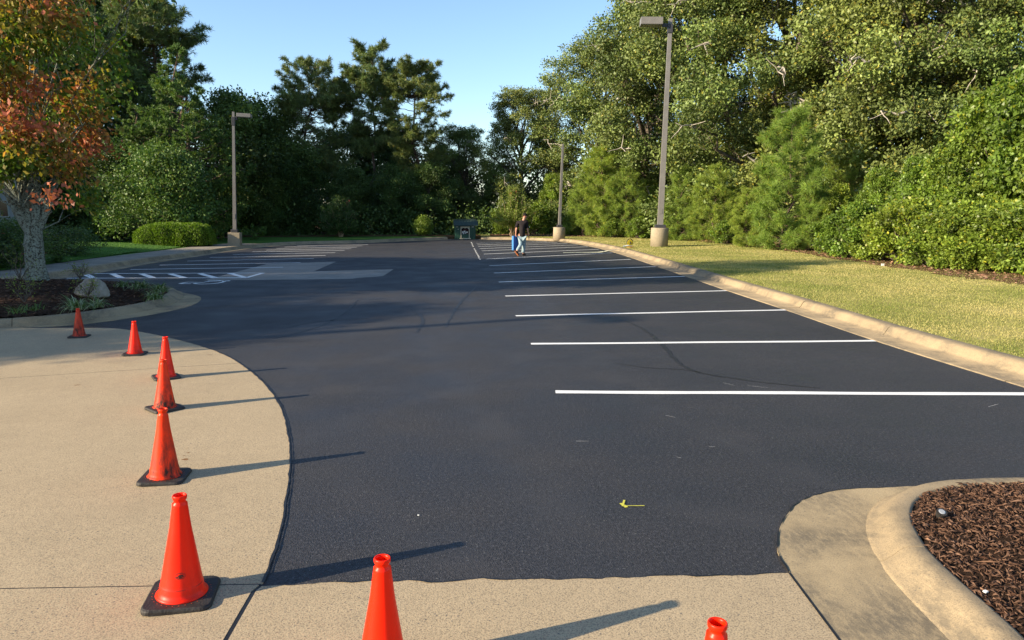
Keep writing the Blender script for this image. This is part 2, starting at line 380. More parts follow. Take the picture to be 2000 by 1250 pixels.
def strip(path, wfun, z, mat, name, parent=None, kind='structure'):
    V = []; F = []
    for i, p in enumerate(path):
        a = path[max(i - 1, 0)]; b = path[min(i + 1, len(path) - 1)]; t = (b - a).normalized(); n = Vector((-t.y, t.x)); wd = wfun(i) if callable(wfun) else wfun
        V += [(p.x + n.x * wd / 2, p.y + n.y * wd / 2, z), (p.x - n.x * wd / 2, p.y - n.y * wd / 2, z)]
        if i: F.append((2 * i - 2, 2 * i - 1, 2 * i + 1, 2 * i))
    o = obj(name, mesh_np(name, V, F, mat), parent)
    if kind: o['kind'] = kind
    return o
def jit(pts, a, step=0.03, closed=False):
    out = catmull(pts, step, closed); n = RNG.normal(0, 1, (len(out), 2)); k = np.ones(3) / 3
    n = np.stack([np.convolve(n[:, i], k, 'same') for i in range(2)], 1) * a
    return [Vector((p.x + d[0], p.y + d[1])) for p, d in zip(out, n)]
ZS = 0.006
apron_curve = jit(g2([(150, 641), (235, 643), (330, 660), (430, 690), (500, 735), (545, 790), (563, 850), (567, 900), (560, 970), (545, 1050), (514, 1140)]), 0.004)
drive = thing('concrete_driveway', None, None); drive['kind'] = 'structure'
def idx_at(curve, y): return min(range(len(curve)), key=lambda i: abs(curve[i].y - y))
yj1 = G(300, 722).y; 
# far slab (beyond the joint that runs 0,740 -> 540,707)
ja0, ja1 = G(0, 740).xy, G(532, 706).xy
jb0, jb1 = G(-50, 1152.5).xy, G(510, 1143).xy
def line_y(a, b, x): return a.y + (b.y - a.y) * (x - a.x) / (b.x - a.x)
curveA = [p for p in apron_curve if p.y > line_y(ja0, ja1, p.x) + 0.006]
curveB = [p for p in apron_curve if p.y < line_y(ja0, ja1, p.x) - 0.006]
XL = -16.0
def slab(pts, mat=M['conc'], z=ZS, name='slab', parent=drive): return bm_obj(name, poly_bm(pts, -0.02, z), mat, parent)
slab([Vector((XL, 12.2))] + [Vector(p) for p in curveA] + [Vector((curveA[-1].x, line_y(ja0, ja1, curveA[-1].x) + 0.006)), Vector((XL, line_y(ja0, ja1, XL) + 0.006))])
slab([Vector((XL, line_y(ja0, ja1, XL) - 0.006))] + [Vector((curveB[0].x, line_y(ja0, ja1, curveB[0].x) - 0.006))] + curveB + [Vector((jb1.x, jb1.y + 0.006)), Vector((XL, line_y(jb0, jb1, XL) + 0.006))])
J1a, J1b = G(497, 1156).xy, G(443, 1250).xy; d1 = (J1b - J1a)
J1e = J1a + d1 * 4.5; w1 = 0.014
slab([Vector((XL, line_y(jb0, jb1, XL) - 0.004)), Vector((jb1.x - 0.01, jb1.y - 0.004)), J1a + Vector((-w1, 0)), J1e + Vector((-w1, 0)), Vector((XL, J1e.y))])
J2a, J2b = G(1541, 1121).xy, G(1637, 1250).xy; J2e = J2a + (J2b - J2a) * 4.0
for a_, b_ in ((ja0, ja1), (jb0, jb1)):
    e0 = a_.lerp(b_, (XL - a_.x) / (b_.x - a_.x)); e1 = b_ if b_ is not ja1 else Vector((curveA[-1].x, line_y(ja0, ja1, curveA[-1].x)))
    strip([e0.lerp(e1, i / 60) for i in range(61)], lambda i: random.uniform(.009, .015), ZS - 0.001, M['tar'], 'joint_filler', drive)
near_edge = jit(g2([(514, 1145), (640, 1141), (760, 1138), (1000, 1134), (1250, 1128), (1400, 1125), (1534, 1120)]), 0.014)
slab([J1e + Vector((w1 * .6, 0)), J1a + Vector((w1 * .6, 0))] + near_edge + [J2a + Vector((-0.004, 0)), J2e + Vector((-0.004, 0))])
# right pan
pan_r = jit(g2([(1541, 1121), (1520, 1085), (1520, 1045), (1538, 1005), (1575, 975), (1640, 959), (1720, 955), (1800, 951), (1900, 949), (2000, 949), (2300, 950), (2900, 962)]), 0.004)
KR = g2([(2150, 1560), (1990, 1390), (1880, 1262), (1790, 1170), (1738, 1110), (1712, 1060), (1706, 1025), (1722, 992), (1768, 968), (1840, 956), (1920, 952.5), (2000, 952), (2300, 955), (2800, 966)])
KRs = catmull(KR, 0.05)
inner = [p for p in KRs]
slab([J2a + Vector((0.006, 0))] + pan_r[6:] + [Vector((pan_r[-1].x + 1, pan_r[-1].y - 3)), Vector((4.5, -1.5)), Vector((J2e.x + 0.006, J2e.y))], M['conc_pan'], ZS + 0.002, 'gutter_pan')
JN = True
# sealcoat drips / black joint filler along the left edge
def rw(a, b): 
    return lambda i: random.uniform(a, b)
strip(apron_curve[::2], rw(0.004, 0.018), ZS + 0.004, M['tar'], 'sealer_edge', asph)
strip([J2a.lerp(J2e, i / 40) for i in range(41)], 0.011, ZS + 0.004, M['tar'], 'joint_filler', drive); strip([J1a.lerp(J1e, i / 40) for i in range(41)], lambda i: 0.024, ZS - 0.002, M['tar'], 'joint_filler', drive)
strip(near_edge[::2], rw(0.0, 0.014), ZS + 0.004, M['tar'], 'sealer_edge', asph)
strip(pan_r[::2][:160], rw(0.0, 0.014), ZS + 0.006, M['tar'], 'sealer_edge', asph)

# kerbs
kr = thing('island_kerb_right', None, None); kr['kind'] = 'structure'
roll = [(-0.06, 0.0), (-0.06, ZS + 0.003), (-0.02, 0.018), (0.03, 0.045), (0.08, 0.082), (0.12, 0.104), (0.17, 0.114), (0.25, 0.116), (0.275, 0.108), (0.28, 0.0)]
rollR = [(o * 0.70, z) for o, z in roll]
sweep(rollR, KRs, M['conc_kerb'], kr, 'kerb_segment', 1.5, 0.006)
kmain = thing('lot_kerb_right', None, None); kmain['kind'] = 'structure'
prof = [(0, -0.01), (0, 0.006), (0.02, 0.012), (0.40, 0.004), (0.43, 0.03), (0.47, 0.10), (0.50, 0.128), (0.54, 0.137), (0.68, 0.137), (0.70, 0.128), (0.70, -0.01)]
profneg = [(-o, z) for o, z in prof][::-1]
sweep(profneg, RKs, M['conc_kerb'], kmain, 'kerb_segment', 3.0, 0.022, 0.004)
kl = thing('lot_kerb_left', None, None); kl['kind'] = 'structure'
sweep(profneg, LKs, M['conc_kerb'], kl, 'kerb_segment', 3.0, 0.012, 0.003)
# left island
KL = g2([(-420, 668), (-200, 654), (0, 640), (105, 632), (200, 620.5), (280, 607), (330, 594), (350, 583), (352, 575), (338, 568)])
KL += [Vector((KL[-1].x - 1.2, KL[-1].y + 0.75)), Vector((KL[-1].x - 3.2, KL[-1].y + 1.2)), Vector((-22, 17.6))]
KLs = catmull(KL, 0.08)
kil = thing('island_kerb_left', None, None); kil['kind'] = 'structure'
sweep([(-o * 0.95, z) for o, z in roll][::-1], KLs, M['conc_kerb'], kil, 'kerb_segment', 2.6, 0.01)
pan_l = catmull(g2([(-400, 680), (0, 644), (120, 637), (200, 629), (300, 614), (368, 599), (392, 586), (386, 578), (352, 571), (320, 566)]), 0.1)
pl_ = bm_obj('gutter_pan', poly_bm(pan_l + [Vector((-9, 15.0)), Vector((-20, 14))], -0.02, ZS - 0.003), M['conc_pan'], kil)

# beds
mound_poly_l = [Vector((p.x, p.y)) for p in KLs]
def zf_bedl(P, D):
    return 0.11 + 0.32 * np.clip((D - 0.2) / 2.6, 0, 1) ** 0.8 + 0.015 * np.sin(P[:, 0] * 9) * np.sin(P[:, 1] * 11)
bed_l = struct('mulch_bed_left', obj('mulch_bed_left', grid_field(mound_poly_l, 0.08, zf_bedl, -0.2, M['mulch'], 'mulch_bed_left')))
bed_r_poly = [Vector((p.x, p.y)) for p in KRs] + [Vector((KRs[-1].x + .5, -1.0))]
def zf_bedr(P, D): return 0.10 + 0.10 * np.clip((D - 0.2) / 1.0, 0, 1)
bed_r = struct('mulch_bed_right', obj('mulch_bed_right', grid_field(bed_r_poly, 0.05, zf_bedr, -0.16, M['mulch'], 'mulch_bed_right')))
def chips(name, poly, zf, n, L, W, marg, bright=1.0, lim=None, zoff=0.006):
    V = np.array([(p[0], p[1]) for p in poly]); lo = V.min(0); hi = V.max(0)
    if lim: lo = np.maximum(lo, lim[0]); hi = np.minimum(hi, lim[1])
    P = RNG.uniform(lo, hi, (n * 3, 2)); D = poly_dist(P, poly); k = D > marg; P = P[k][:n]; D = D[k][:n]; n = len(P)
    Z = zf(P, D) + RNG.uniform(0, zoff * 3, n)
    a = RNG.uniform(0, 2 * PI, n); t = RNG.normal(0, 0.24, n); l = RNG.gamma(4, L / 4, n); wd = W * RNG.uniform(0.4, 1.4, n)
    ax = np.stack([np.cos(a) * np.cos(t), np.sin(a) * np.cos(t), np.sin(t)], 1); s = np.stack([-np.sin(a), np.cos(a), RNG.normal(0, 0.5, n)], 1)
    s /= np.linalg.norm(s, axis=1)[:, None]; up = np.cross(ax, s); c = np.column_stack([P, Z])
    h = 0.003 * RNG.uniform(0.6, 2, n)[:, None]
    q = [c - ax * l[:, None] / 2, c + s * wd[:, None] / 2 + up * h, c + ax * l[:, None] / 2, c - s * wd[:, None] / 2 + up * h, c + up * h * 3]
    VV = np.stack(q, 1).reshape(-1, 3); b = np.arange(n)[:, None] * 5
    F = np.concatenate([b + np.array(x) for x in ([0, 1, 4], [1, 2, 4], [2, 3, 4], [3, 0, 4])])
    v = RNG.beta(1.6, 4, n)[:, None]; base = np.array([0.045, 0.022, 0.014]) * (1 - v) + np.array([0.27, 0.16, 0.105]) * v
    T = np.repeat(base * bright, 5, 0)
    o = obj(name, mesh_np(name, VV, F, M['chip'], T)); return tag(o, kind='stuff')
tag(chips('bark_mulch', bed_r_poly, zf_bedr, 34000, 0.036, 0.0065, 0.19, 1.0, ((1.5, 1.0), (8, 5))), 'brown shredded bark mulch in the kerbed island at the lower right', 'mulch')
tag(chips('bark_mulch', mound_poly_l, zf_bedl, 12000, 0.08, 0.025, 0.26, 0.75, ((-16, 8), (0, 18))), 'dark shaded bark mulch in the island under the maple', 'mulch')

# lawns, walk, floor
rk_off = []
for i, p in enumerate(RKs):
    t = (RKs[min(i + 1, len(RKs) - 1)] - RKs[max(i - 1, 0)]).normalized(); rk_off.append(Vector((p.x - t.y * 0.66, p.y + t.x * 0.66)))
lk_off = []
for i, p in enumerate(LKs):
    t = (LKs[min(i + 1, len(LKs) - 1)] - LKs[max(i - 1, 0)]).normalized(); lk_off.append(Vector((p.x - t.y * 0.66, p.y + t.x * 0.66)))
lawn_poly = rk_off + [Vector((rk_off[-1].x + 20, rk_off[-1].y)), Vector((45, 10)), Vector((45, 75)), Vector((rk_off[0].x, 75))]
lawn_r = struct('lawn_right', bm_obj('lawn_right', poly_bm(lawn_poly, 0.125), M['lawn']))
floor_edge = catmull(g2([(2700, 640), (2300, 585), (2000, 562), (1900, 551), (1750, 528), (1620, 508), (1500, 489), (1400, 477), (1300, 468.5), (1180, 463.5), (1060, 462.5), (940, 462.5)], 0.13), 0.3)
floor_edge = [Vector((p.x + .55 + random.uniform(-.2, .2), p.y + .5 + random.uniform(-.2, .2))) for p in floor_edge]
struct('forest_floor', bm_obj('forest_floor', poly_bm(floor_edge + [Vector((floor_edge[-1].x, 74)), Vector((44, 74)), Vector((44, floor_edge[0].y))], 0.135), M['soil']))
# left: sidewalk slabs then lawn
def off(path, d):
    o_ = []
    for i, p in enumerate(path):
        t = (path[min(i + 1, len(path) - 1)] - path[max(i - 1, 0)]).normalized(); o_.append(Vector((p.x - t.y * d, p.y + t.x * d)))
    return o_
i_end = min(range(len(LKs)), key=lambda i: (LKs[i] - G(530, 481.5).xy).length)
i_st = min(range(len(LKs)), key=lambda i: (LKs[i] - G(-400, 612).xy).length)
walk_in = off(LKs, 0.705); walk_out = off(LKs, 2.3)
walk = thing('sidewalk', None, None); walk['kind'] = 'structure'
k = i_st
while k < i_end:
    e = min(k + 6, i_end)
    a = walk_in[k:e + 1]; b = walk_out[k:e + 1]
    if len(a) > 1:
        ta = (a[-1] - a[0]).normalized() * 0.006
        bm_obj('paving_slab', poly_bm([a[0] + ta] + a[1:-1] + [a[-1] - ta, b[-1] - ta] + b[1:-1][::-1] + [b[0] + ta], 0.0, 0.135), M['conc_old'], walk)
    k = e
far_strip = off(LKs, 0.68)
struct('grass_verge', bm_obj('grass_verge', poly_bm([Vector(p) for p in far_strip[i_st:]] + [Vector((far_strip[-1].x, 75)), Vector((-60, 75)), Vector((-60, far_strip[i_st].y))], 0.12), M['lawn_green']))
lw = off(LKs, 2.32)
i2 = min(range(len(LKs)), key=lambda i: (lw[i] - G(430, 487).xy).length)
lawn_l_poly = [Vector(p) for p in lw[i_st:i2]] + [Vector((-13.5, 36)), Vector((-24, 38)), Vector((-45, 30)), Vector((-45, lw[i_st].y))]
def zf_ll(P, D): return 0.135 + 0.55 * np.clip(D / 7.0, 0, 1) ** 1.1
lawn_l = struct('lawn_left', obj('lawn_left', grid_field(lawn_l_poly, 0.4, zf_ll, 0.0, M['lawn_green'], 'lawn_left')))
struct('leaf_litter_floor', bm_obj('leaf_litter_floor', poly_bm([Vector((-60, 44.2)), Vector((-14, 44.2)), Vector((-8, 44.9)), Vector((-2, 45.1)), Vector((far_strip[-1].x + .05, 45.2)), Vector((far_strip[-1].x + .05, 74)), Vector((-60, 74))], 0.13), M['soil']))
struct('asphalt_apron', bm_obj('asphalt_apron', poly_bm([Vector((LKs[-1].x - 1.0, 41.0)), Vector((RKs[0].x + 1.0, 41.0)), Vector((RKs[0].x + 1.0, 44.3)), Vector((LKs[-1].x - 1.0, 44.3))], -0.004), M['asphalt']))
struct('leaf_litter_path', bm_obj('leaf_litter_path', poly_bm([Vector((LKs[-1].x - 1.0, 44.3)), Vector((RKs[0].x + 1.0, 44.3)), Vector((RKs[0].x + 1.0, 74)), Vector((LKs[-1].x - 1.0, 74))], -0.02, 0.116), M['soil']))

# grass blades
def grass(name, poly, n, lim, zf, hgt, cols, marg=0.03, width=0.006, dens=None):
    lo, hi = np.array(lim[0]), np.array(lim[1]); P = RNG.uniform(lo, hi, (n * 4, 2)); D = poly_dist(P, poly)
    dist = np.linalg.norm(P, axis=1); k = (D > marg) & (RNG.uniform(0, 1, len(P)) < np.clip((14 / dist) ** 1.6, 0.03, 1)); P = P[k][:n]; D = D[k][:n]; n = len(P)
    dist = np.linalg.norm(P, axis=1); sc = np.clip(dist / 14, 1, 3)
    Z = zf(P, D) - 0.004; a = RNG.uniform(0, 2 * PI, n); h = hgt * RNG.uniform(0.5, 1.3, n); lean = RNG.uniform(0.2, 1.2, n)
    wd = width * sc
    s = np.stack([np.cos(a), np.sin(a), 0 * a], 1); b = RNG.uniform(0, 2 * PI, n); dr = np.stack([np.cos(b) * lean, np.sin(b) * lean, np.ones(n)], 1); dr /= np.linalg.norm(dr, axis=1)[:, None]
    c = np.column_stack([P, Z]); V = np.stack([c - s * wd[:, None], c + s * wd[:, None], c + dr * h[:, None]], 1).reshape(-1, 3)
    patch = 0.5 + 0.5 * np.sin(P[:, 0] * 1.3 + 2 * np.sin(P[:, 1] * .7)) * np.sin(P[:, 1] * 0.9 + P[:, 0] * .4); t = np.clip(patch * 0.65 + RNG.normal(0.2, 0.2, n), 0, 1)[:, None]
    T = np.repeat(np.array(cols[0]) * (1 - t) + np.array(cols[1]) * t, 3, 0) 
    return tag(obj(name, mesh_np(name, V, np.arange(3 * n).reshape(-1, 3), M['blade'], T)), kind='stuff')
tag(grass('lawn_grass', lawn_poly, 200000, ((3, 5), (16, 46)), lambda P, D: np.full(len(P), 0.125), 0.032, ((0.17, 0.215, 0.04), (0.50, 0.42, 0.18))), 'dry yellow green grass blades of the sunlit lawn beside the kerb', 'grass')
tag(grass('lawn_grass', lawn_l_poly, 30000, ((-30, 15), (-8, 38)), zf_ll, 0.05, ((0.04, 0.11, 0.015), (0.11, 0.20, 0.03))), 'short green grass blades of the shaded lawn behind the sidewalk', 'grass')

# litter of straw and leaves at the wood edge
fe = floor_edge + [Vector((floor_edge[-1].x, 50)), Vector((22, 50)), Vector((22, floor_edge[0].y))]
o = chips('leaf_litter', fe, lambda P, D: np.full(len(P), 0.14), 9000, 0.11, 0.05, 0.0, 2.2, ((2, 12), (17, 48)), 0.01)
tag(o, 'dead brown leaves and pine straw along the foot of the right woods', 'leaf litter')

# ------------------------------------------------------------------ markings
LW = 0.115
def seg_line(a, b, wd=LW, name='parking_line', mat=None, z=0.004, wob=0.006):
    n = max(2, int((b - a).length / 0.35)); t = (b - a).normalized(); nn = Vector((-t.y, t.x)); ph = random.uniform(0, 6)
    path = [a.lerp(b, i / n) + nn * (wob * math.sin(i * 0.9 + ph) + random.uniform(-wob, wob) * .3) for i in range(n + 1)]
    return strip(path, lambda i: wd * random.uniform(0.93, 1.07), z, mat or M['white'], name, asph, None)
right_lines = [((1085, 766), (2100, 770.5)), ((1037, 672), (1710, 666)), ((1007, 617), (1535, 605.5)), ((987, 578.5), (1419, 568)), ((974, 551), (1337, 540)), ((965, 533.4), (1280, 520.8)), ((956, 519), (1232, 506.5)), ((950, 506), (1196.5, 494)), ((945, 496.4), (1170, 487)), ((941, 490), (1148, 482)), ((937, 485.8), (1128, 478.4)), ((934, 481.6), (1108, 475.6)), ((932, 478.4), (1088, 473.4)), ((930, 475.4), (1068, 471.9))]
for a, b in right_lines: seg_line(G(*a).xy, G(*b).xy)
left_lines = [((553, 522), (255, 526.5)), ((587, 513), (312, 518)), ((613, 505), (366, 510)), ((636, 499), (410, 503)), ((655, 493.6), (455, 497)), ((673, 489.3), (492, 492)), ((686, 485.9), (520, 488.6)), ((697, 483), (540, 485.2)), ((708, 480.4), (556, 482.4)), ((719, 478), (580, 480))]
for a, b in left_lines: seg_line(G(*a).xy, G(*b).xy)
seg_line(G(514, 533.3).xy, G(170, 534.5).xy); seg_line(G(481, 542.6).xy, G(130, 543.5).xy)
seg_line(G(514, 533.3).xy, G(481, 542.6).xy, 0.12)
for a, b in (((219, 535), (238, 543)), ((276, 535), (300, 543.2)), ((333, 535), (360, 543)), ((391, 534.5), (421, 543)), ((449, 534), (481, 542.6)), ((165, 535.3), (182, 543))):
    seg_line(G(*a).xy, G(*b).xy, 0.17, 'hatch_line', z=0.0045)
# wheelchair symbol
sc0 = G(402, 551).xy
def S2(u, v): return Vector((sc0.x + 0.9 * u, sc0.y + v * 1.25))
def sym(pts, wd=0.09): strip([S2(*p) for p in pts], wd, 0.0048, M['white'], 'wheelchair_symbol', asph, None)
sym([(0.12 + 0.38 * math.cos(t), -0.05 + 0.36 * math.sin(t)) for t in np.linspace(-2.6, 2.1, 24)])
sym([(-0.58, -0.28), (-0.5, 0.0), (-0.05, -0.1), (0.05, 0.12), (0.38, 0.2)], 0.10)
sym([(-0.58, -0.3), (-0.25, -0.33)], 0.1); sym([(0.5 + 0.06 * math.cos(t), 0.2 + 0.06 * math.sin(t)) for t in np.linspace(0, 2 * PI, 12)], 0.07)
# old grey patch
pp = [(398, 547.5), (521, 515.8), (657, 511), (613, 530), (768.5, 526), (748, 539.5), (697, 543), (690, 544.5), (600, 546)]
pt = bm_obj('asphalt_patch', poly_bm(g2(pp), 0.002), M['patch'], asph)
# yellow layout mark and chalk
seg_line(G(1211, 984).xy, G(1223, 992).xy, 0.024, 'yellow_mark', M['yellow_paint'], 0.004); seg_line(G(1217, 989).xy, G(1259, 989).xy, 0.009, 'yellow_mark', M['yellow_paint'], 0.005, 0.001)
seg_line(G(1219, 978).xy, G(1216, 990).xy, 0.013, 'yellow_mark', M['yellow_paint'], 0.0055, 0.001)
for i in range(14):
    a = Vector((920, 473)).lerp(Vector((938, 508)), i / 14); b = Vector((920, 473)).lerp(Vector((938, 508)), (i + 0.7) / 14)
    if random.random() < 0.85: seg_line(G(*a).xy, G(*b).xy, 0.06, 'chalk_mark', M['chalk'], 0.0035, 0.01)
for pts in ([(1330, 895), (1322, 893)], [(1125, 862), (1150, 862)], [(1412, 748), (1435, 753)], [(1460, 753), (1500, 758)], [(1300, 812), (1318, 816)], [(1385, 873), (1397, 873)], [(1930, 795), (1950, 790)]):
    seg_line(G(*pts[0]).xy, G(*pts[1]).xy, 0.004, 'chalk_mark', M['chalk'], 0.0035, 0.004)
# tar-filled cracks
M['crack'] = simple('faint_sealer', (0.019, 0.019, 0.021), 0.5, 0.4, 0.3, 20, 0.2)
def crack(pts, w0, name='sealed_crack', mt='crack'):
    p = catmull(g2(pts), 0.08); p = [q + Vector((random.uniform(-.012, .012), random.uniform(-.012, .012))) for q in p]
    n = len(p); strip(p, lambda i: w0 * (0.5 + 0.7 * math.sin(PI * i / n)) * random.uniform(0.7, 1.2), 0.003, M[mt], name, asph, None)
crack([(1225, 628), (1262, 646), (1298, 678), (1330, 712), (1368, 728), (1440, 740), (1500, 748), (1600, 758)], 0.05)
crack([(1200, 709), (1260, 718), (1330, 722), (1368, 728)], 0.02)
crack([(700, 585), (680, 605), (640, 630), (600, 645), (540, 660)], 0.05); crack([(930, 560), (900, 590), (885, 612), (870, 640)], 0.05)
crack([(800, 600), (825, 622), (815, 650)], 0.06); crack([(560, 640), (620, 628), (720, 622)], 0.05); pass
def chalkcurve(pts):
    p = catmull(g2(pts), 0.15); strip(p, lambda i: 0.035 * random.uniform(0.1, 1.2), 0.0035, M['chalk'], 'chalk_mark', asph, None)
M['rust'] = simple('rust_stain', (0.20, 0.11, 0.055), .95, .1, .3, 30, .1)
def blot(px, py, r, asp, mat, name):
    c = G(px, py, ZS + .001); n = 22; ph = random.uniform(0, 6)
    V = [(c.x + asp * r * math.cos(t) * (1 + .35 * math.sin(3 * t + ph) + random.uniform(-.2, .2)), c.y + r * math.sin(t) * (1 + .3 * math.sin(2 * t + ph) + random.uniform(-.2, .2)), c.z) for t in np.linspace(0, 2 * PI, n, endpoint=False)]
    o = obj(name, mesh_np(name, V + [c[:]], [(i, (i + 1) % n, n) for i in range(n)], mat), drive); return o
for a_ in ((362, 897, .018, 1.5), (368, 884, .010, 1), (359, 890, .008, 1), (366, 875, .006, 1), (150, 752, .02, 1.6), (408, 693, .014, 2)): blot(*a_, M['rust'], 'rust_stain')
gv = []; gf = []
for i in range(2600):
    d = random.uniform(0, 1) ** .6 * 9 + 3.2; x = random.uniform(-.35, .75) * d; s_ = random.uniform(.0015, .0042); h_ = s_ * .8; k = len(gv); a = random.uniform(0, 3)
    gv += [(x + s_ * math.cos(a + j * 2.09), d + s_ * math.sin(a + j * 2.09), .0005) for j in range(3)] + [(x, d, h_)]; gf += [(k, k + 1, k + 3), (k + 1, k + 2, k + 3), (k + 2, k, k + 3)]
tag(obj('loose_grit', mesh_np('loose_grit', gv, gf, simple('grit', (.16, .155, .15), .8, .3, .5, 50, 0))), 'fine pale grit scattered over the fresh black asphalt', 'grit', kind='stuff')

# ------------------------------------------------------------------ traffic cones
ORANGE = (1.0, 0.018, 0.001); ORANGE2 = (0.92, 0.04, 0.002)
def cone(px, py, H, tone, dirt, lo, rz, tilt, label, seed, loc=None):
    c = loc or G(px, py, ZS)
    t = thing('traffic_cone', label, 'traffic cone', c, rz, 'orange traffic cones along the edge of the fresh asphalt'); t.rotation_euler = (R(tilt[0]), R(tilt[1]), rz)
    s = H / 0.52; t.scale = (s, s, s)
    # square base with cut corners
    h = 0.155; k = 0.045; pts = []
    for sx, sy, a0 in ((1, 1, 0), (-1, 1, 90), (-1, -1, 180), (1, -1, 270)):
        for j in range(6):
            a = R(a0 + 90 * j / 5); pts.append(Vector((sx * (h - k) + k * math.cos(a), sy * (h - k) + k * math.sin(a))))
    bm = bmesh.new(); zs = [(1.0, 0.0), (1.0, 0.014), (0.985, 0.021), (0.95, 0.026)]; rings = []
    for f, z in zs: rings.append([bm.verts.new((p.x * f, p.y * f, z)) for p in pts])
    n = len(pts)
    for a, b in zip(rings, rings[1:]):
        for i in range(n): bm.faces.new((a[i], a[(i + 1) % n], b[(i + 1) % n], b[i]))
    bm.faces.new(rings[0][::-1]); bm.faces.new(rings[-1])
    bm_obj('base', bm, M['rubber'], t)
    m = m_cone('cone_plastic', tone, dirt, lo, seed, (0.012, -0.09, 0.15) if seed == 1.0 else None)
    prof_ = [(0.116, 0.026), (0.118, 0.029), (0.112, 0.034), (0.104, 0.043), (0.099, 0.056), (0.0975, 0.078), (0.0955, 0.083), (0.0925, 0.094), (0.048, 0.36), (0.0345, 0.47), (0.034, 0.478), (0.027, 0.484), (0.0265, 0.495), (0.031, 0.499), (0.0325, 0.506), (0.0325, 0.514), (0.0305, 0.518), (0.027, 0.518), (0.0245, 0.51), (0.023, 0.48), (0.03, 0.40), (0.05, 0.2)]
    bm_obj('body', lathe(prof_, 48, False), m, t, True)
    bm = bmesh.new()
    for i in range(30):
        a = 2 * PI * i / 30; bmesh.ops.create_circle(bm, cap_ends=True, radius=0.0028, segments=6, matrix=Matrix.Translation((0.131 * math.cos(a), 0.131 * math.sin(a), 0.0272)))
    tag(bm_obj('rivet_ring', bm, M['dot'], t), kind='stuff')
    return t
cone(356, 1166, 0.53, ORANGE, 0.25, 0.20, R(8), (0, 2.5), 'clean bright red traffic cone with a black scuff near its foot, nearest whole one', 1.0)
cone(322, 934, 0.51, ORANGE2, 0.85, 0.45, R(5), (0, 2.5), 'orange traffic cone second nearest in the left row, grimy lower half', 2.3)
cone(322, 799, 0.48, ORANGE2, 1.0, 0.40, R(45), (0, 2.5), 'dirty orange traffic cone standing partly in front of another cone', 3.1)
cone(325, 738, 0.47, ORANGE, 0.5, 0.3, R(30), (0, 2.5), 'red traffic cone mostly hidden behind a dirtier cone', 4.4)
cone(264, 692, 0.44, ORANGE, 0.5, 0.2, R(5), (0, 2.5), 'small bright red traffic cone second farthest in the row, in sunlight', 5.2)
cone(155, 658, 0.43, (0.6, 0.04, 0.012), 1.0, 0.40, R(8), (0, 2.0), 'dark dirty traffic cone standing in shade beside the left kerb', 6.8)
cone(0, 0, 0.53, ORANGE, 0.2, 0.15, R(4), (0, 1.5), 'bright red traffic cone cut off by the bottom edge left of centre', 7.7, Vector((-0.34, 2.68, ZS)))
cone(0, 0, 0.53, ORANGE, 0.3, 0.15, R(12), (0, 1.5), 'red traffic cone with only its collar showing at the bottom edge', 8.5, Vector((0.825, 2.15, ZS)))

# ------------------------------------------------------------------ lamp posts
def sq_tube(w0, w1, z0, z1, n=1):
    bm = bmesh.new(); a = []; b = []
    for sx, sy in ((1, 1), (-1, 1), (-1, -1), (1, -1)):
        a.append(bm.verts.new((sx * w0 / 2, sy * w0 / 2, z0))); b.append(bm.verts.new((sx * w1 / 2, sy * w1 / 2, z1)))
    for i in range(4): bm.faces.new((a[i], a[(i + 1) % 4], b[(i + 1) % 4], b[i]))
    bm.faces.new(b); bm.faces.new(a[::-1]); return bm
def lamp_post(loc, Hp, label, tilt, base='round', head=None, wd=0.22, rz=0.0, br=0.4, bh=0.86):
    t = thing('lamp_post', label, 'lamp post', loc, rz, 'parking lot lamp posts'); t.rotation_euler = (0, R(tilt), rz)
    if base == 'round': bm_obj('concrete_base', lathe([(br, -0.1), (br, bh - 0.04), (br - 0.015, bh - 0.01), (br - 0.05, bh)], 32), M['conc_base'], t, False)
    else: bm_obj('concrete_base', box((0, 0, bh / 2 - 0.05), (br * 2, br * 2, bh + 0.1)), M['conc_base'], t, bevel=0.02)
    for p in t.children[-1].data.polygons: p.use_smooth = base == 'round' and abs(p.normal.z) < 0.3
    bm_obj('base_cover', box((0, 0, bh + 0.07), (wd * 1.9, wd * 1.9, 0.14)), M['bronze_dark'], t, bevel=0.015)
    bm_obj('pole', sq_tube(wd, wd * 0.62, bh + 0.12, Hp), M['bronze'], t, bevel=0.008)
    bm_obj('hand_hole_cover', box((0, -wd / 2 - 0.001, bh + 0.75), (wd * .5, 0.012, 0.22)), M['bronze'], t)
    if head:
        sx, hw, hd, hh, arm = head
        bm_obj('bracket', box((0, 0, Hp - 0.42), (wd * 0.9, wd * 0.9, 0.38)), M['bronze_dark'], t, bevel=0.01)
        bm_obj('arm', box((sx * (arm / 2 + wd * .3), 0, Hp - 0.28), (arm, 0.10, 0.16)), M['bronze_dark'], t, bevel=0.01)
        c = Vector((sx * (arm + wd * .3 + hw / 2), 0, Hp - 0.14))
        hd_o = bm_obj('lamp_head', box(c, (hw, hd, hh)), M['bronze'], t, bevel=0.012)
        bm_obj('lens', box(c + Vector((0, 0, -hh / 2 - 0.004)), (hw * .86, hd * .84, 0.02)), M['lamp_glass'], hd_o)
    return t
pR = G(1287, 481.5, 0.12)
lamp_post(pR, 9.95, 'tallest bronze lamp post, shoebox head, round concrete base on the right lawn', 1.1, 'round', (-1, 0.95, 0.62, 0.30, 0.28), 0.25, R(-8), 0.40, 0.86)
lamp_post(G(1091.5, 466.5, 0.12), 5.3, 'slender headless lamp post on a small round base by the far right kerb', 1.9, 'round', None, 0.15, 0.1, 0.34, 0.66)
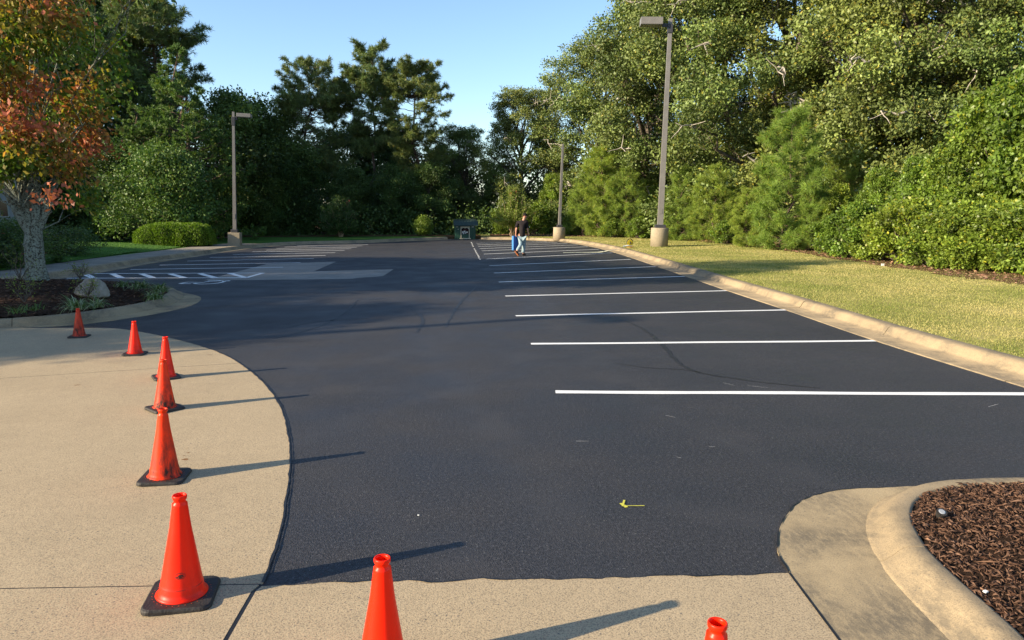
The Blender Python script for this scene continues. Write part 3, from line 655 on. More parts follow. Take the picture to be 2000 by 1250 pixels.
lamp_post(G(459, 480, 0.12), 6.1, 'lamp post with a flat head on a square concrete base, left sidewalk', 2.6, 'square', (1, 0.62, 0.42, 0.16, 0.12), 0.16, R(5), 0.27, 0.62)
# a fourth post stands left of the frame; its shadow crosses the apron
hp = G(1190, 604).xy; Ls = 10.2 / math.tan(SUN_EL); dd = Vector((math.cos(R(20.5)), math.sin(R(20.5))))
exec_loc = hp - dd * Ls
lamp_post(Vector((exec_loc.x, exec_loc.y, 0.0)), 10.2, 'lamp post beyond the left edge, its thin shadow crossing the apron', 0, 'round', (-1, 0.6, 0.4, 0.16, 0.28), 0.24, 1.57, 0.4, 0.86)

# ------------------------------------------------------------------ vegetation builders
def unit(v): return v / (np.linalg.norm(v, axis=-1, keepdims=True) + 1e-9)
def leaf_mesh(name, C, ax, L, Wd, tint, mat, fold=0.25, rng=RNG):
    """kite-shaped, folded leaves: centre C, axis ax, length L, width Wd"""
    n = len(C); s = unit(np.cross(ax, unit(rng.normal(0, 1, (n, 3))))); up = np.cross(s, ax)
    L = L[:, None]; W2 = Wd[:, None] / 2
    V = np.stack([C - ax * L / 2, C + s * W2 - up * W2 * fold + ax * L * 0.05, C + ax * L / 2 - up * L * 0.08, C - s * W2 - up * W2 * fold + ax * L * 0.05], 1).reshape(-1, 3)
    b = np.arange(n)[:, None] * 4
    F = np.concatenate([b + np.array([0, 1, 2]), b + np.array([0, 2, 3])])
    return mesh_np(name, V, F, mat, np.repeat(tint, 4, 0))
def curve_pts(a, b, n, sag, rng):
    a = np.array(a, float); b = np.array(b, float); t = np.linspace(0, 1, n)[:, None]
    j = rng.normal(0, 1, (n, 3)) * np.linalg.norm(b - a) * 0.035; j[0] = 0; j[-1] = 0
    P = a + (b - a) * t + j; P[:, 2] += np.sin(t[:, 0] * PI) * sag; return P
def broadleaf(seed, H, Rr, cb=0.25, nl=16, cpl=60, lpc=24, leaf=(0.13, 0.075), mat='oak', droop=0.25, lobes=None, lr=None, trunk_r=0.2, bark='bark', sig=0.26, cols=None, trunk_top=0.7, colfn=None, dead=0, twig=True, trunkless=False, flat=0.75, taper=0.3, extra=(), z0=-0.1):
    rng = np.random.default_rng(seed); tb = Tubes(); td = Tubes()
    tt = H * trunk_top; base = np.array([0, 0, -0.1]); tp = curve_pts(base, (rng.normal(0, .25) * min(1, tt / 4), rng.normal(0, .25) * min(1, tt / 4), tt), 9, 0, rng)
    if not trunkless:
        tb.add(tp, np.linspace(trunk_r * 1.1, trunk_r * taper, 9) * np.array([1.3] + [1] * 8), 12)
    for pth, ra in extra: tb.add(np.array([p for p in catmull([Vector(q) for q in pth], 0.25)]), np.interp(np.linspace(0, 1, len(catmull([Vector(q) for q in pth], 0.25))), np.linspace(0, 1, len(ra)), ra), 10)
    if lobes is None:
        lobes = []
        ga = rng.uniform(0, 6)
        for i in range(nl):
            f = (i + 0.5) / nl; z = H * (cb + (1 - cb) * f); prof = math.sin(PI * min(1, 0.22 + 0.75 * f)) ** 0.7
            a = ga + i * 2.4 + rng.normal(0, .3); rr = Rr * prof * rng.uniform(0.45, 0.95)
            r = (lr or Rr * 0.36) * rng.uniform(0.7, 1.2)
            lobes.append((rr * math.cos(a), rr * math.sin(a), min(z, H - r * .6), r))
    C = []; OUT = []; CT = []
    for li, (x, y, z, r) in enumerate(lobes):
        c = np.array([x, y, z]); k = min(8, max(1, int(8 * min(1, max(0.12, (z - r) / tt * .75))))); st = tp[k] if not trunkless else np.array([x * .2, y * .2, 0])
        lp = curve_pts(st, c, 7, r * 0.1, rng)
        rad0 = trunk_r * 0.42 if not trunkless else 0.025
        tb.add(lp, np.linspace(rad0, rad0 * 0.3, 7), 6)
        m = max(4, int(cpl * (r / (lr or Rr * 0.36)) ** 1.6)); d = unit(rng.normal(0, 1, (m, 3))); rr = rng.beta(3.2, 1.3, m)[:, None] * r * 1.08
        P = c + d * rr * np.array([1, 1, flat]); P[:, 2] = np.maximum(P[:, 2], 0.12)
        for q in range(m):
            if twig and q % 5 == 0:
                tw = curve_pts(lp[rng.integers(3, 7)], P[q], 4, 0.05 * r, rng); tb.add(tw, np.linspace(rad0 * 0.2, 0.005, 4), 4)
        C.append(P); OUT.append(unit(P - c * 0.6 - np.array([0, 0, z * 0.4]))); CT.append(np.full(m, li))
    for q in range(dead):
        li = rng.integers(len(lobes)); x, y, z, r = lobes[li]; d = unit(np.array([x, y, rng.normal(0, .5) * r]) + rng.normal(0, .6, 3)); e = np.array([x, y, z]) + d * r * 1.45
        b = np.array([x, y, z]) + d * r * .2; path = curve_pts(b, e, 7, 0, rng) + np.vstack([np.zeros((1, 3)), rng.normal(0, .09, (6, 3))]); td.add(path, np.linspace(0.06, 0.012, 7), 5)
        for z_ in range(3):
            k = rng.integers(3, 6); td.add(curve_pts(path[k], path[k] + rng.normal(0, .3, 3), 4, 0, rng), np.linspace(0.025, 0.008, 4), 4)
    C = np.concatenate(C); OUT = np.concatenate(OUT); LI = np.concatenate(CT); nc = len(C)
    cl = rng.integers(0, nc, nc * lpc); P = C[cl] + rng.normal(0, 1, (len(cl), 3)) * sig * np.array([1, 1, .7])
    ax = unit(OUT[cl] * 0.7 + rng.normal(0, .75, (len(cl), 3)) + np.array([0, 0, -droop]))
    L = leaf[0] * rng.uniform(0.6, 1.25, len(cl)); W = L * leaf[1] / leaf[0]
    P[:, 2] = np.maximum(P[:, 2], 0.03)
    ctint = rng.normal(1, .13, (nc, 1)) * rng.normal(1, .20, (len(lobes), 1))[LI.astype(int)] * np.ones((1, 3)); lt = rng.normal(1, .18, (len(cl), 1)); T = np.clip(ctint[cl] * lt, .3, 1.8)
    yel = rng.uniform(0, 1, (len(cl), 1)) < 0.05; T = T * np.where(yel, np.array([[1.9, 1.35, .9]]), 1)
    if colfn is not None: T = colfn(P, C[cl], cl, rng) * np.clip(lt, .5, 1.5)
    crown = leaf_mesh('crown', P, ax, L, W, T, M[mat], rng=rng)
    res = {'crown': crown, 'trunk': tb.mesh('trunk', M[bark])}
    if dead: res['dead_limbs'] = td.mesh('dead_limbs', M['bark_pale'])
    return res
def pine(seed, H, Rr, cb=0.4, nb=60, tuft_n=26, nl=0.22, nw=0.016, mat='needle', trunk_r=0.2, per=10, shape='round', up=0.25, bark='bark_pine', dens=1.0, tufts=None):
    rng = np.random.default_rng(seed); tb = Tubes(); tp = curve_pts((0, 0, -0.1), (rng.normal(0, .15), rng.normal(0, .15), H * 0.98), 12, 0, rng); tb.add(tp, np.linspace(trunk_r, 0.02, 12), 9)
    C = []; D = []
    for i in range(nb):
        f = ((i + rng.uniform(0, 1)) / nb); z = H * (cb + (1 - cb) * f)
        if shape == 'cone': rad = Rr * (1 - f) ** 0.8 + 0.12
        elif shape == 'oval': rad = Rr * math.sin(PI * min(1, 0.2 + 0.8 * f)) ** 0.6 * (1.0 - 0.3 * f) + .1
        else: rad = Rr * (0.25 + math.sin(PI * min(1.0, 0.12 + 0.80 * f)) ** 0.8 * 0.75)
        rad *= rng.uniform(0.55, 1.08); a = i * 2.4 + rng.normal(0, .4)
        k = min(11, z / (H * .98) * 11); k0 = int(k); st = tp[k0] + (tp[min(11, k0 + 1)] - tp[k0]) * (k - k0)
        e = st + np.array([math.cos(a) * rad, math.sin(a) * rad, rad * (up + 0.5 * (f - .3)) + rng.normal(0, .1)])
        bp = curve_pts(st, e, 7, -rad * 0.06, rng); br = max(0.012, trunk_r * 0.30 * (1 - f * .7) * min(1, rad / Rr + .2)); tb.add(bp, np.linspace(br, 0.008, 7), 5)
        m = max(3, int(per * rad / Rr * dens * 1.4)); 
        for j in range(m):
            t = rng.uniform(0.3, 1) ** 0.7; q = t * 6; q0 = min(5, int(q)); s = bp[q0] + (bp[q0 + 1] - bp[q0]) * (q - q0)
            dr = unit(np.array([math.cos(a), math.sin(a), 0.3]) * .6 + rng.normal(0, .75, 3) * np.array([1, 1, .6])); ln = rad * rng.uniform(0.12, 0.38) * (1.25 - t) + 0.1
            p = s + dr * ln; C.append(p); D.append(dr)
            if j % 2 == 0: tb.add(np.array([s, (s + p) / 2 + rng.normal(0, .03, 3), p]), [0.014, 0.010, 0.006], 3)
        C.append(e); D.append(unit(e - st))
    C.append(tp[-1] + np.array([0, 0, .15])); D.append(np.array([0, 0, 1.]))
    C = np.array(C); D = np.array(D); nc = len(C); cl = np.repeat(np.arange(nc), tuft_n); n = len(cl)
    d = unit(D[cl] * 0.55 + rng.normal(0, 1, (n, 3)) * 0.75 + np.array([0, 0, .12])); L = nl * rng.uniform(.7, 1.2, n)[:, None]
    b = C[cl] - D[cl] * rng.uniform(0, 1.1, n)[:, None] * nl; s = unit(np.cross(d, rng.normal(0, 1, (n, 3)))) * nw / 2
    V = np.stack([b - s, b + s, b + d * L + s * .35, b + d * L - s * .35], 1).reshape(-1, 3); bb = np.arange(n)[:, None] * 4
    F = bb + np.array([0, 1, 2, 3])
    t = rng.normal(1, .16, (nc, 1))[cl] * rng.normal(1, .15, (n, 1)) * np.ones((1, 3)); br = rng.uniform(0, 1, (n, 1)) < .04; t = np.where(br, t * np.array([[2.4, 1.5, 1.0]]), t)
    return {'crown': mesh_np('crown', V, F, M[mat], np.repeat(np.clip(t, .3, 3), 4, 0)), 'trunk': tb.mesh('trunk', M[bark])}
def plant(kind, name, label, cat, loc, s=1.0, rz=None, group=None, sz=None, parts=('trunk', 'crown', 'dead_limbs')):
    t = thing(name, label, cat, loc, random.uniform(0, 6.28) if rz is None else rz, group); t.scale = (s, s, sz or s)
    for p in parts:
        if p not in kind: continue
        o_ = obj('foliage' if (p == 'crown' and cat in ('shrub', 'bush', 'hedge')) else ('stems' if p == 'trunk' and cat in ('shrub', 'bush', 'hedge') else p), kind[p], t)
        if p == 'dead_limbs' or o_.name.startswith('stems'): o_['kind'] = 'stuff'
    return t

# ---- kinds (mesh data shared between trees of one kind)
oaks = [broadleaf(11, 12, 4.7, 0.06, 42, 36, 78, (0.125, 0.075), trunk_r=0.22, dead=16, lr=1.15, sig=.20),
        broadleaf(12, 12, 4.5, 0.06, 42, 36, 78, (0.125, 0.075), trunk_r=0.21, dead=18, lr=1.1, sig=.20),
        broadleaf(13, 12, 5.0, 0.05, 44, 34, 78, (0.125, 0.075), trunk_r=0.23, dead=16, lr=1.2, sig=.20)]
darks = [broadleaf(21, 9, 3.6, 0.08, 26, 54, 34, (0.18, 0.115), 'dark', trunk_r=0.18, sig=.3),
         broadleaf(22, 9, 3.3, 0.05, 26, 54, 34, (0.18, 0.115), 'dark', trunk_r=0.16, sig=.3)]
thickets = [broadleaf(31, 5, 1.9, 0.03, 64, 17, 34, (0.135, 0.088), 'bright', lr=0.42, trunk_r=0.07, sig=.125, trunk_top=.6),
            broadleaf(32, 2.2, 1.3, 0.10, 30, 16, 26, (0.12, 0.075), 'bright', lr=0.32, trunkless=True, sig=.11, twig=True)]
ypines = [pine(41, 6, 1.8, 0.03, 100, 36, 0.28, 0.013, 'needle_y', 0.06, 15, 'oval', 0.35),
          pine(42, 6, 2.2, 0.03, 96, 36, 0.28, 0.013, 'needle_y', 0.06, 14, 'oval', 0.4)]
# small far trees use fewer, larger leaves
bigpine = [pine(51, 13, 3.5, 0.30, 165, 24, 0.26, 0.030, 'needle', 0.2, 26, 'round', 0.12, dens=1.05),
           pine(52, 13, 2.4, 0.42, 150, 24, 0.26, 0.030, 'needle', 0.15, 22, 'round', 0.16, dens=1.05),
           pine(53, 13, 2.9, 0.36, 150, 24, 0.26, 0.030, 'needle', 0.17, 22, 'round', 0.15, dens=1.05)]
cedar = pine(61, 10, 3.3, 0.05, 110, 26, 0.17, 0.040, 'cedar', 0.2, 26, 'cone', 0.22)

def T(px, Y, z=0.13): 
    p = at(px, 405, Y); return Vector((p.x, Y, z))
g_oak = 'tall oaks in the right and far woods'
OAK = [(1022, 53, 0.84, 0, 'olive oak rising into the sky behind the crepe myrtle at the far end'),
       (905, 53, 0.62, 1, 'low olive oak with reaching pale limbs directly above the green kiosk'),
       (1165, 51, 1.08, 2, 'tall oak whose high left edge stands against the sky, behind the bare lamp post'),
       (1265, 47, 1.32, 0, 'very tall oak just left of the shoebox lamp head'),
       (1375, 43, 1.42, 1, 'very tall oak just right of the shoebox lamp head, filling the top edge'),
       (1500, 39, 1.38, 2, 'big oak rising behind the largest young pine'),
       (1650, 36, 1.40, 0, 'big oak with pale dead limbs, second to the right of the largest young pine'),
       (1800, 32.5, 1.36, 1, 'big oak with grey twisting branches above the bright green thicket'),
       (1960, 30, 1.22, 2, 'big oak at the right edge behind the tall bright thicket, sky showing through its top'),
       (2150, 26, 1.2, 0, 'big oak beyond the right edge of the lawn')]
for px, Y, s, k, lab in OAK: plant(oaks[k], 'oak_tree', lab, 'tree', T(px, Y), s, group=g_oak)
g_yp = 'young pines along the right wood edge'
YP = [(1532, 29.8, 0.93, 0, 'largest young pine on the right, soft bright needles down to the grass'),
      (1655, 32.5, 0.78, 1, 'young pine behind and right of the largest one, poking out over the thicket'),
      (1395, 35.5, 0.62, 1, 'bushy young pine midway between the tall lamp post and the largest young pine'),
      (1462, 31.8, 0.42, 0, 'short young pine touching the left foot of the largest young pine'),
      (1330, 38.5, 0.62, 0, 'yellow green young pine just right of the tall lamp post base'),
      (1178, 43.6, 0.86, 0, 'tall soft young pine just right of the bare lamp post'),
      (1222, 42.5, 0.66, 1, 'dense young pine halfway between the two right lamp posts'),
      (1142, 45, 0.62, 1, 'short young pine immediately right of the bare lamp post foot'),
      (1585, 29.0, 0.42, 1, 'low young pine at the right foot of the largest young pine')]
for px, Y, s, k, lab in YP: plant(ypines[k], 'young_pine', lab, 'pine tree', T(px, Y), s, group=g_yp)
g_th = 'leafy thicket shrubs in front of the right woods'
TH = [(2010, 21.0, 1.12, 0, 'tallest bright green leafy thicket at the right edge of the photo'),
      (1935, 22.2, 1.02, 0, 'tall bright thicket left of the tallest one at the right edge'),
      (1862, 22.6, 0.72, 0, 'medium bright thicket right of the low yellow green shrubs'),
      (1790, 25.0, 0.66, 0, 'medium bright thicket under the oak with grey twisting branches'),
      (1715, 26.6, 0.60, 0, 'medium thicket in front of the young pine behind the largest one'),
      (1640, 28.6, 0.50, 0, 'thicket shrub right beside the largest young pine'),
      (2110, 19.5, 1.05, 0, 'bright thicket beyond the right edge of the lawn'),
      (1265, 43.5, 0.62, 0, 'yellow green thicket just left of the tall lamp post'),
      (1440, 37.5, 0.66, 0, 'thicket between two young pines behind the shaded lawn patch'),
      (1080, 50.0, 0.75, 0, 'leafy thicket directly left of the bare lamp post')]
for px, Y, s, k, lab in TH: plant(thickets[0], 'thicket_shrub', lab, 'shrub', T(px, Y), s * .88, group=g_th, sz=s * 1.06)
TL = [(1985, 18.7, 0.85), (1930, 19.2, 0.75), (1880, 19.9, 0.85), (1830, 20.6, 0.7), (1775, 22.0, 0.9), (1725, 23.3, 0.7), (1680, 24.6, 0.85), (1635, 26.0, 0.65), (1900, 21.5, 1.1), (1820, 23.2, 1.15), (2060, 17.8, 0.9), (1420, 34.6, 0.5), (1305, 39.3, 0.5), (1250, 41.2, 0.55), (1200, 42.5, 0.5), (1120, 46.0, 0.6), (1045, 47.5, 0.9), (985, 48.0, 0.8)]
ordn = ['lowest right corner of the wood edge', 'foot of the tall thicket near the right edge', 'edge of the wood at the far right', 'wood edge below the medium bright thicket', 'wood edge where the litter strip widens', 'bare litter strip right of the middle of the right lawn', 'wood edge two shrubs right of the largest young pine', 'right foot of the largest young pine', 'second row between the two tallest thickets', 'second row under the oak with grey branches', 'lawn edge beyond the frame', 'left foot of the bushy young pine', 'right side of the tall lamp post base', 'left side of the tall lamp post base', 'foot of the dense young pine', 'foot of the bare lamp post', 'right of the walking man, at the far kerb', 'behind the crepe myrtle stems']
for (px, Y, s), wd in zip(TL, ordn): plant(thickets[1], 'low_shrub', 'low leafy shrub, ' + wd, 'bush', T(px, Y), s, group='low shrubs along the wood edge', parts=('crown', 'trunk'))
g_p = 'tall pines beyond the far kerb'
plant(bigpine[0], 'pine_tree', 'broad tall pine, leftmost of the three against the sky, foliage down low', 'pine tree', T(612, 51), 0.86, 0.4, g_p)
plant(bigpine[1], 'pine_tree', 'tallest and slimmest of the three pines against the sky, in the middle', 'pine tree', T(732, 51), 0.95, 2.0, g_p)
plant(bigpine[2], 'pine_tree', 'dark tall pine, rightmost of the three against the sky', 'pine tree', T(818, 50), 0.85, 4.0, g_p)
plant(bigpine[2], 'pine_tree', 'dark pine against the sky behind the large feathery cedar', 'pine tree', T(318, 46), 1.03, 1.0, 'tall pines behind the cedar')
plant(bigpine[0], 'pine_tree', 'dark pine low to the left of the one behind the cedar', 'pine tree', T(258, 48), 1.0, 3.0, 'tall pines behind the cedar')
plant(cedar, 'cedar_tree', 'large feathery green cedar behind the clipped hedge, pointed top against the sky', 'tree', T(372, 39.5), 1.0, 0.5)
plant(cedar, 'cedar_tree', 'shorter dark cedar left of the large feathery one', 'tree', T(268, 40), 0.72, 2.5)
g_d = 'dark leafy trees behind the lot'
DK = [(472, 47.5, 0.98, 0, 'dark tree with yellowing top immediately right of the left lamp head'), (540, 49, 0.85, 1, 'dark rounded tree left of the broad tall pine'),
      (678, 58, 0.86, 0, 'green tree low between the broad pine and the slimmest pine'), (770, 58, 0.80, 1, 'green tree low between the slimmest pine and the rightmost pine'), (865, 57, 0.68, 0, 'dark tree low right of the rightmost tall pine'),
      (505, 47.0, 0.55, 1, 'dark low tree behind the left lamp post'), (585, 48, 0.55, 0, 'dark low tree below the broad tall pine'), (690, 49, 0.48, 1, 'dark low tree below the slimmest pine'), (765, 49, 0.50, 0, 'dark low tree below the rightmost tall pine'), (840, 49.5, 0.52, 1, 'dark low tree just left of the kiosk'),
      (180, 52, 1.9, 0, 'huge dark green tree behind the red maple crown'), (60, 44, 1.5, 1, 'dark tree behind the maple trunk'), (-60, 46, 1.4, 0, 'dark tree behind the building corner at the left edge'),
      (250, 41, 0.6, 1, 'dark low tree between hedge and left lawn')]
for px, Y, s, k, lab in DK: plant(darks[k], 'dark_tree', lab, 'tree', T(px, Y), s, group=g_d)
mg = broadleaf(71, 4.6, 2.5, 0.10, 26, 34, 34, (0.14, 0.08), 'cedar', trunk_r=0.12, sig=.25, trunk_top=.5)
plant(mg, 'holly_tree', 'small spreading light green tree directly above the clipped hedge', 'tree', T(322, 37.0), 1.0)
# trees left of the frame that throw the shade on the lot
OFF = [(-23.5, 9.6, 0.85), (-26, 14.0, 1.32), (-30, 22, 0.95), (-36, 28, 0.8), (-21.0, 6.15, 0.85), (-22.5, 20.0, 0.85)]
OFFL = ['nearest the maple', 'second from the maple', 'tallest and farthest out', 'opposite the clipped hedge', 'closest to the apron', 'beside the sidewalk']
for (x, y, s), lb in zip(OFF, OFFL): plant(darks[0], 'shade_tree', 'dark shade tree left of the frame, ' + lb, 'tree', Vector((x, y, 0.1)), s, group='trees left of the frame')

# far wood behind everything
def wood_mass(name, path, depth, hgt, n, label, seed, leaf=0.34):
    rng = np.random.default_rng(seed); P = np.array([(p[0], p[1]) for p in path]); L = np.r_[0, np.cumsum(np.linalg.norm(np.diff(P, axis=0), axis=1))]
    nc = n // 18; s = rng.uniform(0, L[-1], nc); x = np.interp(s, L, P[:, 0]); y = np.interp(s, L, P[:, 1]); h = np.interp(s, L, hgt)
    top = h * (0.8 + 0.2 * np.sin(s * .9) + 0.12 * np.sin(s * 2.7 + 1)); z = top * rng.beta(1.1, 1.0, nc)
    C = np.column_stack([x + rng.uniform(-depth, depth, nc) , y + rng.uniform(-depth, depth, nc) , z + .1]); cl = np.repeat(np.arange(nc), 18)
    Q = C[cl] + rng.normal(0, 1, (len(cl), 3)) * .45; Q[:, 2] = np.maximum(Q[:, 2], 0.15); ax = unit(rng.normal(0, 1, (len(cl), 3))); l = leaf * rng.uniform(.6, 1.2, len(cl))
    t = np.clip(rng.normal(1, .25, (nc, 1))[cl] * np.ones((1, 3)), .4, 1.8)
    return tag(obj(name, leaf_mesh(name, Q, ax, l, l * .6, t, M['dark'], rng=rng)), label, 'woods', kind='stuff')
wood_mass('background_woods', [(-46, 34), (-34, 45), (-18, 52), (-4, 56), (8, 58), (18, 56), (26, 48), (30, 36), (31, 22)], 2.2, [9, 8, 6, 5.0, 6, 9, 11, 11, 10], 60000, 'dense dark wood that closes the view behind the named trees', 81)
wood_mass('undergrowth', [(-26, 43), (-16, 46.5), (-6, 48), (-2, 48.5), (4, 48.5), (10, 47), (16, 40), (17.5, 32), (18.5, 24), (18, 18)], 0.9, [1.9, 1.9, 1.6, 1.3, 1.6, 2.0, 2.0, 2.2, 2.2, 2], 26000, 'low dark undergrowth below the trees along the edge of the woods', 82, 0.2)

# ---- crepe myrtles
def myrtle(seed, H, Rr, mat, red, bare):
    rng = np.random.default_rng(seed); tb = Tubes(); C = []; ns = 5
    for i in range(ns):
        a = i * 2 * PI / ns + .4; b = np.array([.07 * math.cos(a), .07 * math.sin(a), 0]); m = np.array([.22 * math.cos(a), .22 * math.sin(a), bare]); tb.add(curve_pts(b, m, 6, 0, rng), np.linspace(.055, .04, 6), 7)
        for k in range(22):
            aa = a + rng.normal(0, .9); zz = rng.uniform(bare * 1.1, H); f = (zz - bare) / (H - bare); rr = Rr * math.sin(PI * min(1, .25 + .68 * f)) * rng.uniform(.3, 1)
            e = np.array([rr * math.cos(aa), rr * math.sin(aa), zz]); q = curve_pts(m, e, 7, -.1, rng); tb.add(q, np.linspace(.022, .006, 7), 4)
            for t in np.linspace(.35, 1, 9): 
                j = min(5, int(t * 6)); C.append(q[j] + (q[j + 1] - q[j]) * (t * 6 - j))
    C = np.array(C); nc = len(C); cl = np.repeat(np.arange(nc), 22); P = C[cl] + rng.normal(0, .095, (len(cl), 3)); ax = unit(P * np.array([1, 1, .2]) + rng.normal(0, .9, (len(cl), 3))); l = .09 * rng.uniform(.6, 1.3, len(cl))
    T_ = np.clip(rng.normal(1, .2, (nc, 1))[cl] * np.ones((1, 3)), .4, 1.7)
    if red:
        top = C[np.argsort(-C[:, 2] - .5 * C[:, 0])[5:5 + 14 * red:14]]; d = np.min(np.linalg.norm(P[:, None] - top[None], axis=2), axis=1); T_[d < .085] = np.array([5., .6, 2.4])
    return {'trunk': tb.mesh('trunk', M['myrtle_bark']), 'crown': leaf_mesh('crown', P, ax, l, l * .55, T_, M[mat], rng=rng)}
my1 = myrtle(91, 3.0, 1.5, 'myrtle', 10, 0.75)
plant(my1, 'crepe_myrtle', 'vase shaped crepe myrtle with tan stems and a few red blooms behind the man', 'tree', T(1000, 44.3), 0.98, 0.3)
my2 = myrtle(92, 2.4, 1.35, 'dark', 2, 0.45)
plant(my2, 'crepe_myrtle', 'shaded fan shaped crepe myrtle at the far kerb below the slimmest pine', 'tree', T(664, 44.6), 1.0, 0.8)
my3 = myrtle(93, 1.3, 0.7, 'bright', 0, 0.3)
plant(my3, 'sapling', 'small sunlit yellow green sapling left of the green kiosk', 'tree', T(826, 46.2), 0.9, 0.8)

# ---- red maple
mb = at(74, 546, 15.6)
def ml(px, py, r, dy): return ((px - 74) * .01114 * (1 + dy / 15.6) - dy * .566, dy, (546 - py) * .01114, r * .01114)
ML = [ml(215, 205, 42, -.3), ml(170, 245, 50, .2), ml(120, 310, 52, -.8), ml(60, 215, 62, -1.0), ml(45, 90, 65, -1.2), ml(150, 345, 38, .3), ml(132, 396, 15, -1.1), ml(0, 322, 42, -1.0), ml(-10, 120, 70, .4),
      ml(-100, 230, 75, 0), ml(-110, 60, 80, .3), ml(120, -40, 80, -.4), ml(225, 15, 45, -.2), ml(288, 28, 34, -.6), ml(160, 75, 60, .8), ml(-20, -60, 80, -.6), ml(120, 190, 55, 1.0), ml(50, 300, 50, .6), ml(-60, 330, 50, .8),
      ml(90, 20, 60, -1.6), ml(-190, 150, 80, 0.2), ml(40, 160, 60, -1.8), ml(200, 300, 36, .6), ml(80, -140, 90, 0), ml(-100, -120, 90, 0), ml(60, 120, 70, 1.4), ml(-30, 230, 60, 1.4), ml(170, 400, 30, 1.2), ml(10, 20, 60, 1.5), ml(230, 110, 50, 1.5), ml(62, 335, 34, -1.0), ml(20, 350, 30, -.9), ml(90, 300, 40, -1.6), ml(30, 270, 50, -1.7), ml(100, 90, 60, -2.0), ml(10, 180, 60, -1.7), ml(-30, 20, 60, -1.6), ml(150, 140, 50, -1.5)]
def mcol(P, CC, cl, rng):
    C0 = P * 0 + CC; n = np.sin(2.3 * C0[:, 0] + 1.7 * C0[:, 2]) + np.sin(2.9 * C0[:, 2] - 2.1 * C0[:, 1] + 1.3) + 0.8 * np.sin(4.1 * C0[:, 0] - 1.1 * C0[:, 2] + .4)
    g = np.array([.11, .18, .03]); o = np.array([.25, .21, .04]); b = np.array([.38, .18, .06]); r = np.array([.48, .15, .09])
    n = n * .85 + rng.normal(0, .25, len(n)) + np.random.default_rng(4).normal(0, .45, int(cl.max()) + 1)[cl] + np.clip(C0[:, 0] * .25, -.6, .6) - .1 * C0[:, 1]
    n = np.where(np.linalg.norm(C0 - np.array([1.18, -1.1, 1.71]), axis=1) < .25, 2.0, n); out = np.where((n < -.2)[:, None], g, np.where((n < .85)[:, None], o, np.where((n < 1.75)[:, None], b, r))); return out
def mp(px, py, dy=0.0): return ((px - 74) * .01114 * (1 + dy / 15.6) - dy * .566, dy, (546 - py) * .01114)
EX = [([mp(72, 548), mp(72, 520), mp(73, 480), mp(76, 445)], [.24, .185, .175, .15]),
      ([mp(72, 470), mp(60, 440), mp(44, 395), mp(34, 355, -.1), mp(22, 300, -.2), mp(0, 220, -.2), mp(-20, 100)], [.08, .115, .10, .08, .055, .035, .02]),
      ([mp(75, 470), mp(80, 430), mp(84, 385, .1), mp(84, 340, .1), mp(90, 250, .2), mp(110, 120, .2), mp(120, 0, .2)], [.09, .125, .11, .09, .07, .05, .03]),
      ([mp(74, 470), mp(64, 410, -.15), mp(66, 365, -.2), mp(50, 300, -.4), mp(40, 200, -.5)], [.06, .075, .06, .04, .02]),
      ([mp(80, 465), mp(96, 430, .1), mp(106, 400, .15), mp(130, 350, .3), mp(170, 260, .3)], [.06, .09, .065, .04, .02]),
      ([mp(84, 400), mp(96, 398, -.3), mp(108, 410, -.5), mp(124, 405, -.8)], [.05, .04, .035, .02])]
mk = broadleaf(101, 8, 3.5, .2, 0, 40, 21, (0.12, 0.07), 'maple', .9, lobes=ML, lr=.62, trunk_r=.05, bark='lichen', sig=.17, trunk_top=.2, colfn=mcol, taper=.8, extra=EX, flat=.8)
plant(mk, 'maple_tree', 'maple with red and orange leaves and a forked lichen trunk, left island', 'tree', mb, 1.0, 0.0)

# ---- hedge
def hedge():
    t = thing('clipped_hedge', 'long low clipped hedge with sunlit yellow green top, by the left sidewalk', 'hedge', at(344, 489, 34.2), R(4)); t.location.z = 0.2
    rng = np.random.default_rng(5); n = 22000; a, b, c = 1.68, .85, .98
    d = unit(rng.normal(0, 1, (n, 3))); d[:, 2] = np.abs(d[:, 2]); e = 3.6; k = (np.abs(d[:, 0]) ** e + np.abs(d[:, 1]) ** e + np.abs(d[:, 2]) ** e) ** (-1 / e); S = d * k[:, None]
    bumpy = 1 + .035 * np.sin(S[:, 0] * 7) * np.sin(S[:, 2] * 5 + 1) + .03 * np.sin(S[:, 0] * 13 + S[:, 1] * 9)
    P = S * np.array([a, b, c]) * bumpy[:, None] * rng.uniform(.94, 1.02, (n, 1)); ax = unit(S * .6 + rng.normal(0, .6, (n, 3)) + np.array([0, 0, .3])); l = .065 * rng.uniform(.6, 1.3, n)
    T_ = np.clip(rng.normal(1, .2, (n, 1)) * np.ones((1, 3)), .4, 1.6)
    obj('foliage', leaf_mesh('foliage', P, ax, l, l * .6, T_, M['hedge'], rng=rng), t)
    bm = bmesh.new(); bmesh.ops.create_icosphere(bm, subdivisions=4, radius=1)
    for v in bm.verts:
        q = v.co; kk = (abs(q.x) ** e + abs(q.y) ** e + abs(q.z) ** e) ** (-1 / e); v.co = Vector((q.x * kk * a * .93, q.y * kk * b * .9, max(q.z, -0.05) * kk * c * .93))
    bm_obj('inner_twigs', bm, simple('hedge_inside', (.02, .03, .01), .9, .1), t)
hedge()

